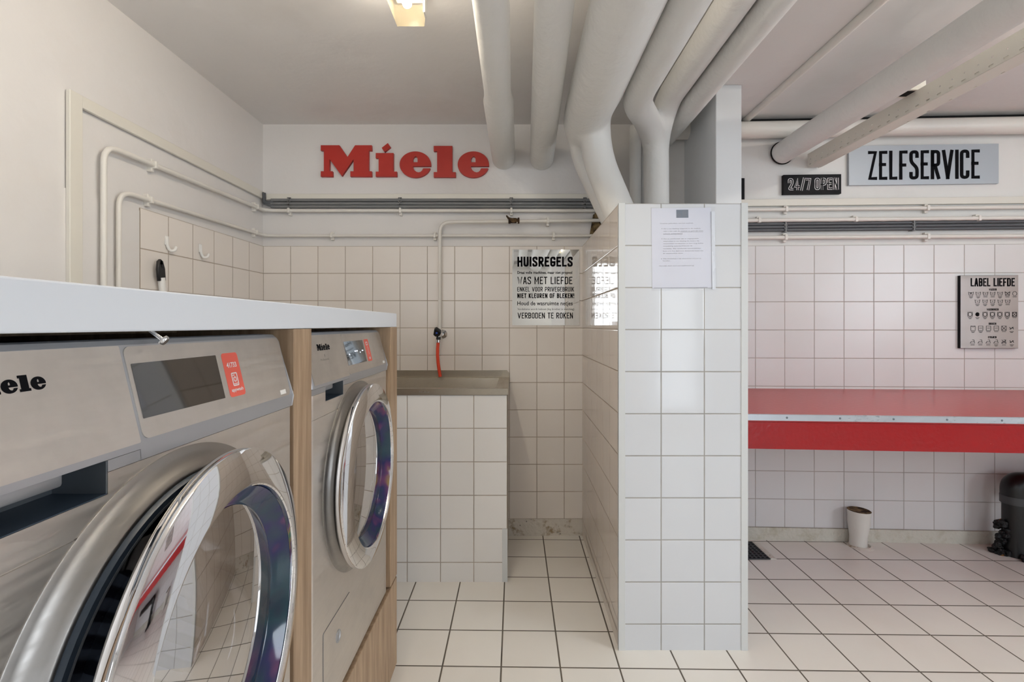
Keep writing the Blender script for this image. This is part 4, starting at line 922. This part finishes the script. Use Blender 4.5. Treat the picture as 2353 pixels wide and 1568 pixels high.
machine(0.299, 0.401, 'nearer washing machine, its round chrome door slightly ajar with laundry behind it', math.radians(5.2), True)
machine(1.004, 0.4126, 'farther washing machine with closed chrome door and lit display, next to the sink', 0.0, False)
# laundry in the nearer drum
def cloth(name, lab, c, rx, ry, rz, mat, seed):
    bm = bmesh.new(); bmesh.ops.create_icosphere(bm, subdivisions=5, radius=1.0)
    from mathutils import noise as nz_
    for v in bm.verts:
        p = v.co.copy(); q = p * 2.1 + Vector((seed, 0, 0)); f = 1 + 0.28 * nz_.noise(q) + 0.12 * (1 - abs(nz_.noise(q * 2.6)) * 2)
        v.co = Vector((c[0] + p.x * rx * f, c[1] + p.y * ry * f, c[2] + p.z * rz * f))
    single(name, bm, mat, lab, 'laundry', 180)
cloth('laundry', 'striped navy and pale blue laundry behind the ajar door of the nearer machine', (-0.50, 0.585, 0.715), 0.075, 0.135, 0.115, M['cloth'], 3.1)
cloth('laundry', 'pale crumpled laundry showing above the striped cloth in the nearer machine', (-0.55, 0.52, 0.85), 0.06, 0.075, 0.045, M['cloth_pale'], 9.4)

# ------------------------------------------------------------------ red counter and things under it
def cf(x): return 1.907 - 0.07 * (x - 0.828)                    # front edge of the counter
t = thing('red_counter', 'long red painted counter with an aluminium edge strip under the signs', 'counter', (2.3, 2.2, 0.68))
x0, x1 = XC + 0.001, 3.948
def bwall(x): return RO.y - 0.045 * (x - RO.x) - 0.002
bm = bmesh.new(); prism(bm, [(x0, cf(x0) + 0.004), (x1, cf(x1) + 0.004), (x1, bwall(x1)), (x0, bwall(x0))], 0.788, 0.8165, 'z'); obj('counter_top', bm, M['red_top'], t)
bm = bmesh.new(); prism(bm, [(x0, cf(x0) + 0.001), (x1, cf(x1) + 0.001), (x1, cf(x1) + 0.03), (x0, cf(x0) + 0.03)], 0.685, 0.7875, 'z'); obj('front_board', bm, M['red_front'], t)
bm = bmesh.new(); prism(bm, [(x0, cf(x0) - 0.001), (x1, cf(x1) - 0.001), (x1, cf(x1) + 0.002), (x0, cf(x0) + 0.002)], 0.794, 0.8172, 'z'); prism(bm, [(x0, cf(x0) - 0.001), (x1, cf(x1) - 0.001), (x1, cf(x1) + 0.008), (x0, cf(x0) + 0.008)], 0.8165, 0.8176, 'z')
es_ = obj('edge_strip', bm, M['alu'], t)
for px in (1808, 1930, 2053, 2176, 2302):
    kx = (px - CX) / FPX; X = 0; Y = (1.907 + 0.07 * 0.828) / (1 + 0.07 * kx); X = kx * Y
    obj('screw', Lt([(0, 0.0012), (0.003, 0.001), (0.0042, 0.0)], (X, Y - 0.001, 0.806), (-0.07, -1, 0), 14), M['silver_dark'], es_, 40)
X_, Y_ = 1.80, 2.602
t = thing('pipe_stub', 'short white tapered drain pipe stub with an open dirty top, standing by the wall', 'pipe', (X_, Y_, 0))
obj('stub', Lt([(0.041, 0.0), (0.040, 0.05), (0.046, 0.09), (0.051, 0.125), (0.0515, 0.165), (0.0535, 0.17), (0.0535, 0.188), (0.048, 0.188), (0.046, 0.13)], (X_, Y_, 0), (0.03, 0, 1), 32), M['pipe_small'], t, 40)
obj('dirty_rim', Lt([(0.0, 0.184), (0.044, 0.187), (0.050, 0.1905), (0.0545, 0.188)], (X_, Y_, 0), (0.03, 0, 1), 32), M['wood_dark'], t, 40)
obj('base_sealant', Lt([(0.062, 0.0), (0.056, 0.005), (0.045, 0.010), (0.040, 0.0)], (X_ + 0.01, Y_ - 0.004, 0), (0, 0, 1), 20, True), M['skirt'], t, 40)
X_, Y_ = 2.52, 2.50
t = thing('drain_pipe', 'black plastic drain pipe with an elbow under the red counter', 'pipe', (X_, Y_, 0))
obj('upright', Tb([(X_, Y_, 0.0), (X_, Y_, 0.30)], 0.05, 32), M['pipe_black'], t, 40)
obj('elbow', Tb(bend([(X_, Y_, 0.295), (X_, Y_, 0.36), (X_ + 0.12, Y_, 0.36)], 0.07, 10), 0.056, 32), M['pipe_black'], t, 40)
obj('elbow_socket', Tb([(X_, Y_, 0.262), (X_, Y_, 0.30)], 0.0575, 32), plain('dark_grey_plastic', lin(62, 63, 66), 0.35), t, 40)
obj('outlet_run', Tb([(X_ + 0.11, Y_, 0.36), (3.5, Y_, 0.36)], 0.05, 32), M['pipe_black'], t, 40)
bm = bmesh.new()
for i in range(90):
    a = random.uniform(0, 2 * PI); rr_ = random.uniform(0.042, 0.092); z = random.uniform(0, 0.016) * (0.1 - rr_) / 0.05
    if i > 52: a = random.uniform(PI * 0.72, PI * 1.08); z = random.uniform(0.0, 0.165); rr_ = random.uniform(0.045, 0.09 - z * 0.13)
    m_ = Matrix.Translation((X_ + rr_ * math.cos(a), Y_ + rr_ * math.sin(a), z + 0.004)) @ Matrix.Rotation(random.uniform(0, 3), 4, 'Z') @ Matrix.Diagonal((random.uniform(0.007, 0.02), random.uniform(0.007, 0.016), random.uniform(0.006, 0.018), 1))
    r_ = bmesh.ops.create_icosphere(bm, subdivisions=2, radius=1.0, matrix=m_)
    for v in r_['verts']: v.co += Vector((random.uniform(-1, 1), random.uniform(-1, 1), random.uniform(-0.6, 0.6))) * 0.0028
obj('sealant_lumps', bm, M['tar'], t, 60)
t = thing('floor_drain', 'black perforated floor drain grate beside the tiled partition', 'drain', (1.16, 2.555, 0))
bm = bmesh.new(); g0x, g1x, g0y, g1y = 1.05, 1.262, 2.452, 2.64
box(bm, g0x, g1x, g0y, g1y, 0.0005, 0.002)
obj('drain_frame', bm, M['void'], t)
bm = bmesh.new(); nx, ny = 10, 9; dx, dy = (g1x - g0x) / nx, (g1y - g0y) / ny
for i in range(nx + 1): box(bm, g0x + i * dx - 0.004, g0x + i * dx + 0.004, g0y, g1y, 0.002, 0.005)
for j in range(ny + 1): box(bm, g0x, g1x, g0y + j * dy - 0.004, g0y + j * dy + 0.004, 0.002, 0.0046)
obj('grate', bm, plain('dark_metal', lin(52, 53, 60), 0.5, 0.3), t)
bm = bmesh.new(); prism(bm, [(g1x, 0.0), (g1x, 0.006), (g1x + 0.008, 0.008), (g1x + 0.034, 0.001), (g1x + 0.034, 0.0)], g0y, g1y, 'y'); obj('tile_edge', bm, M['skirt'], t)
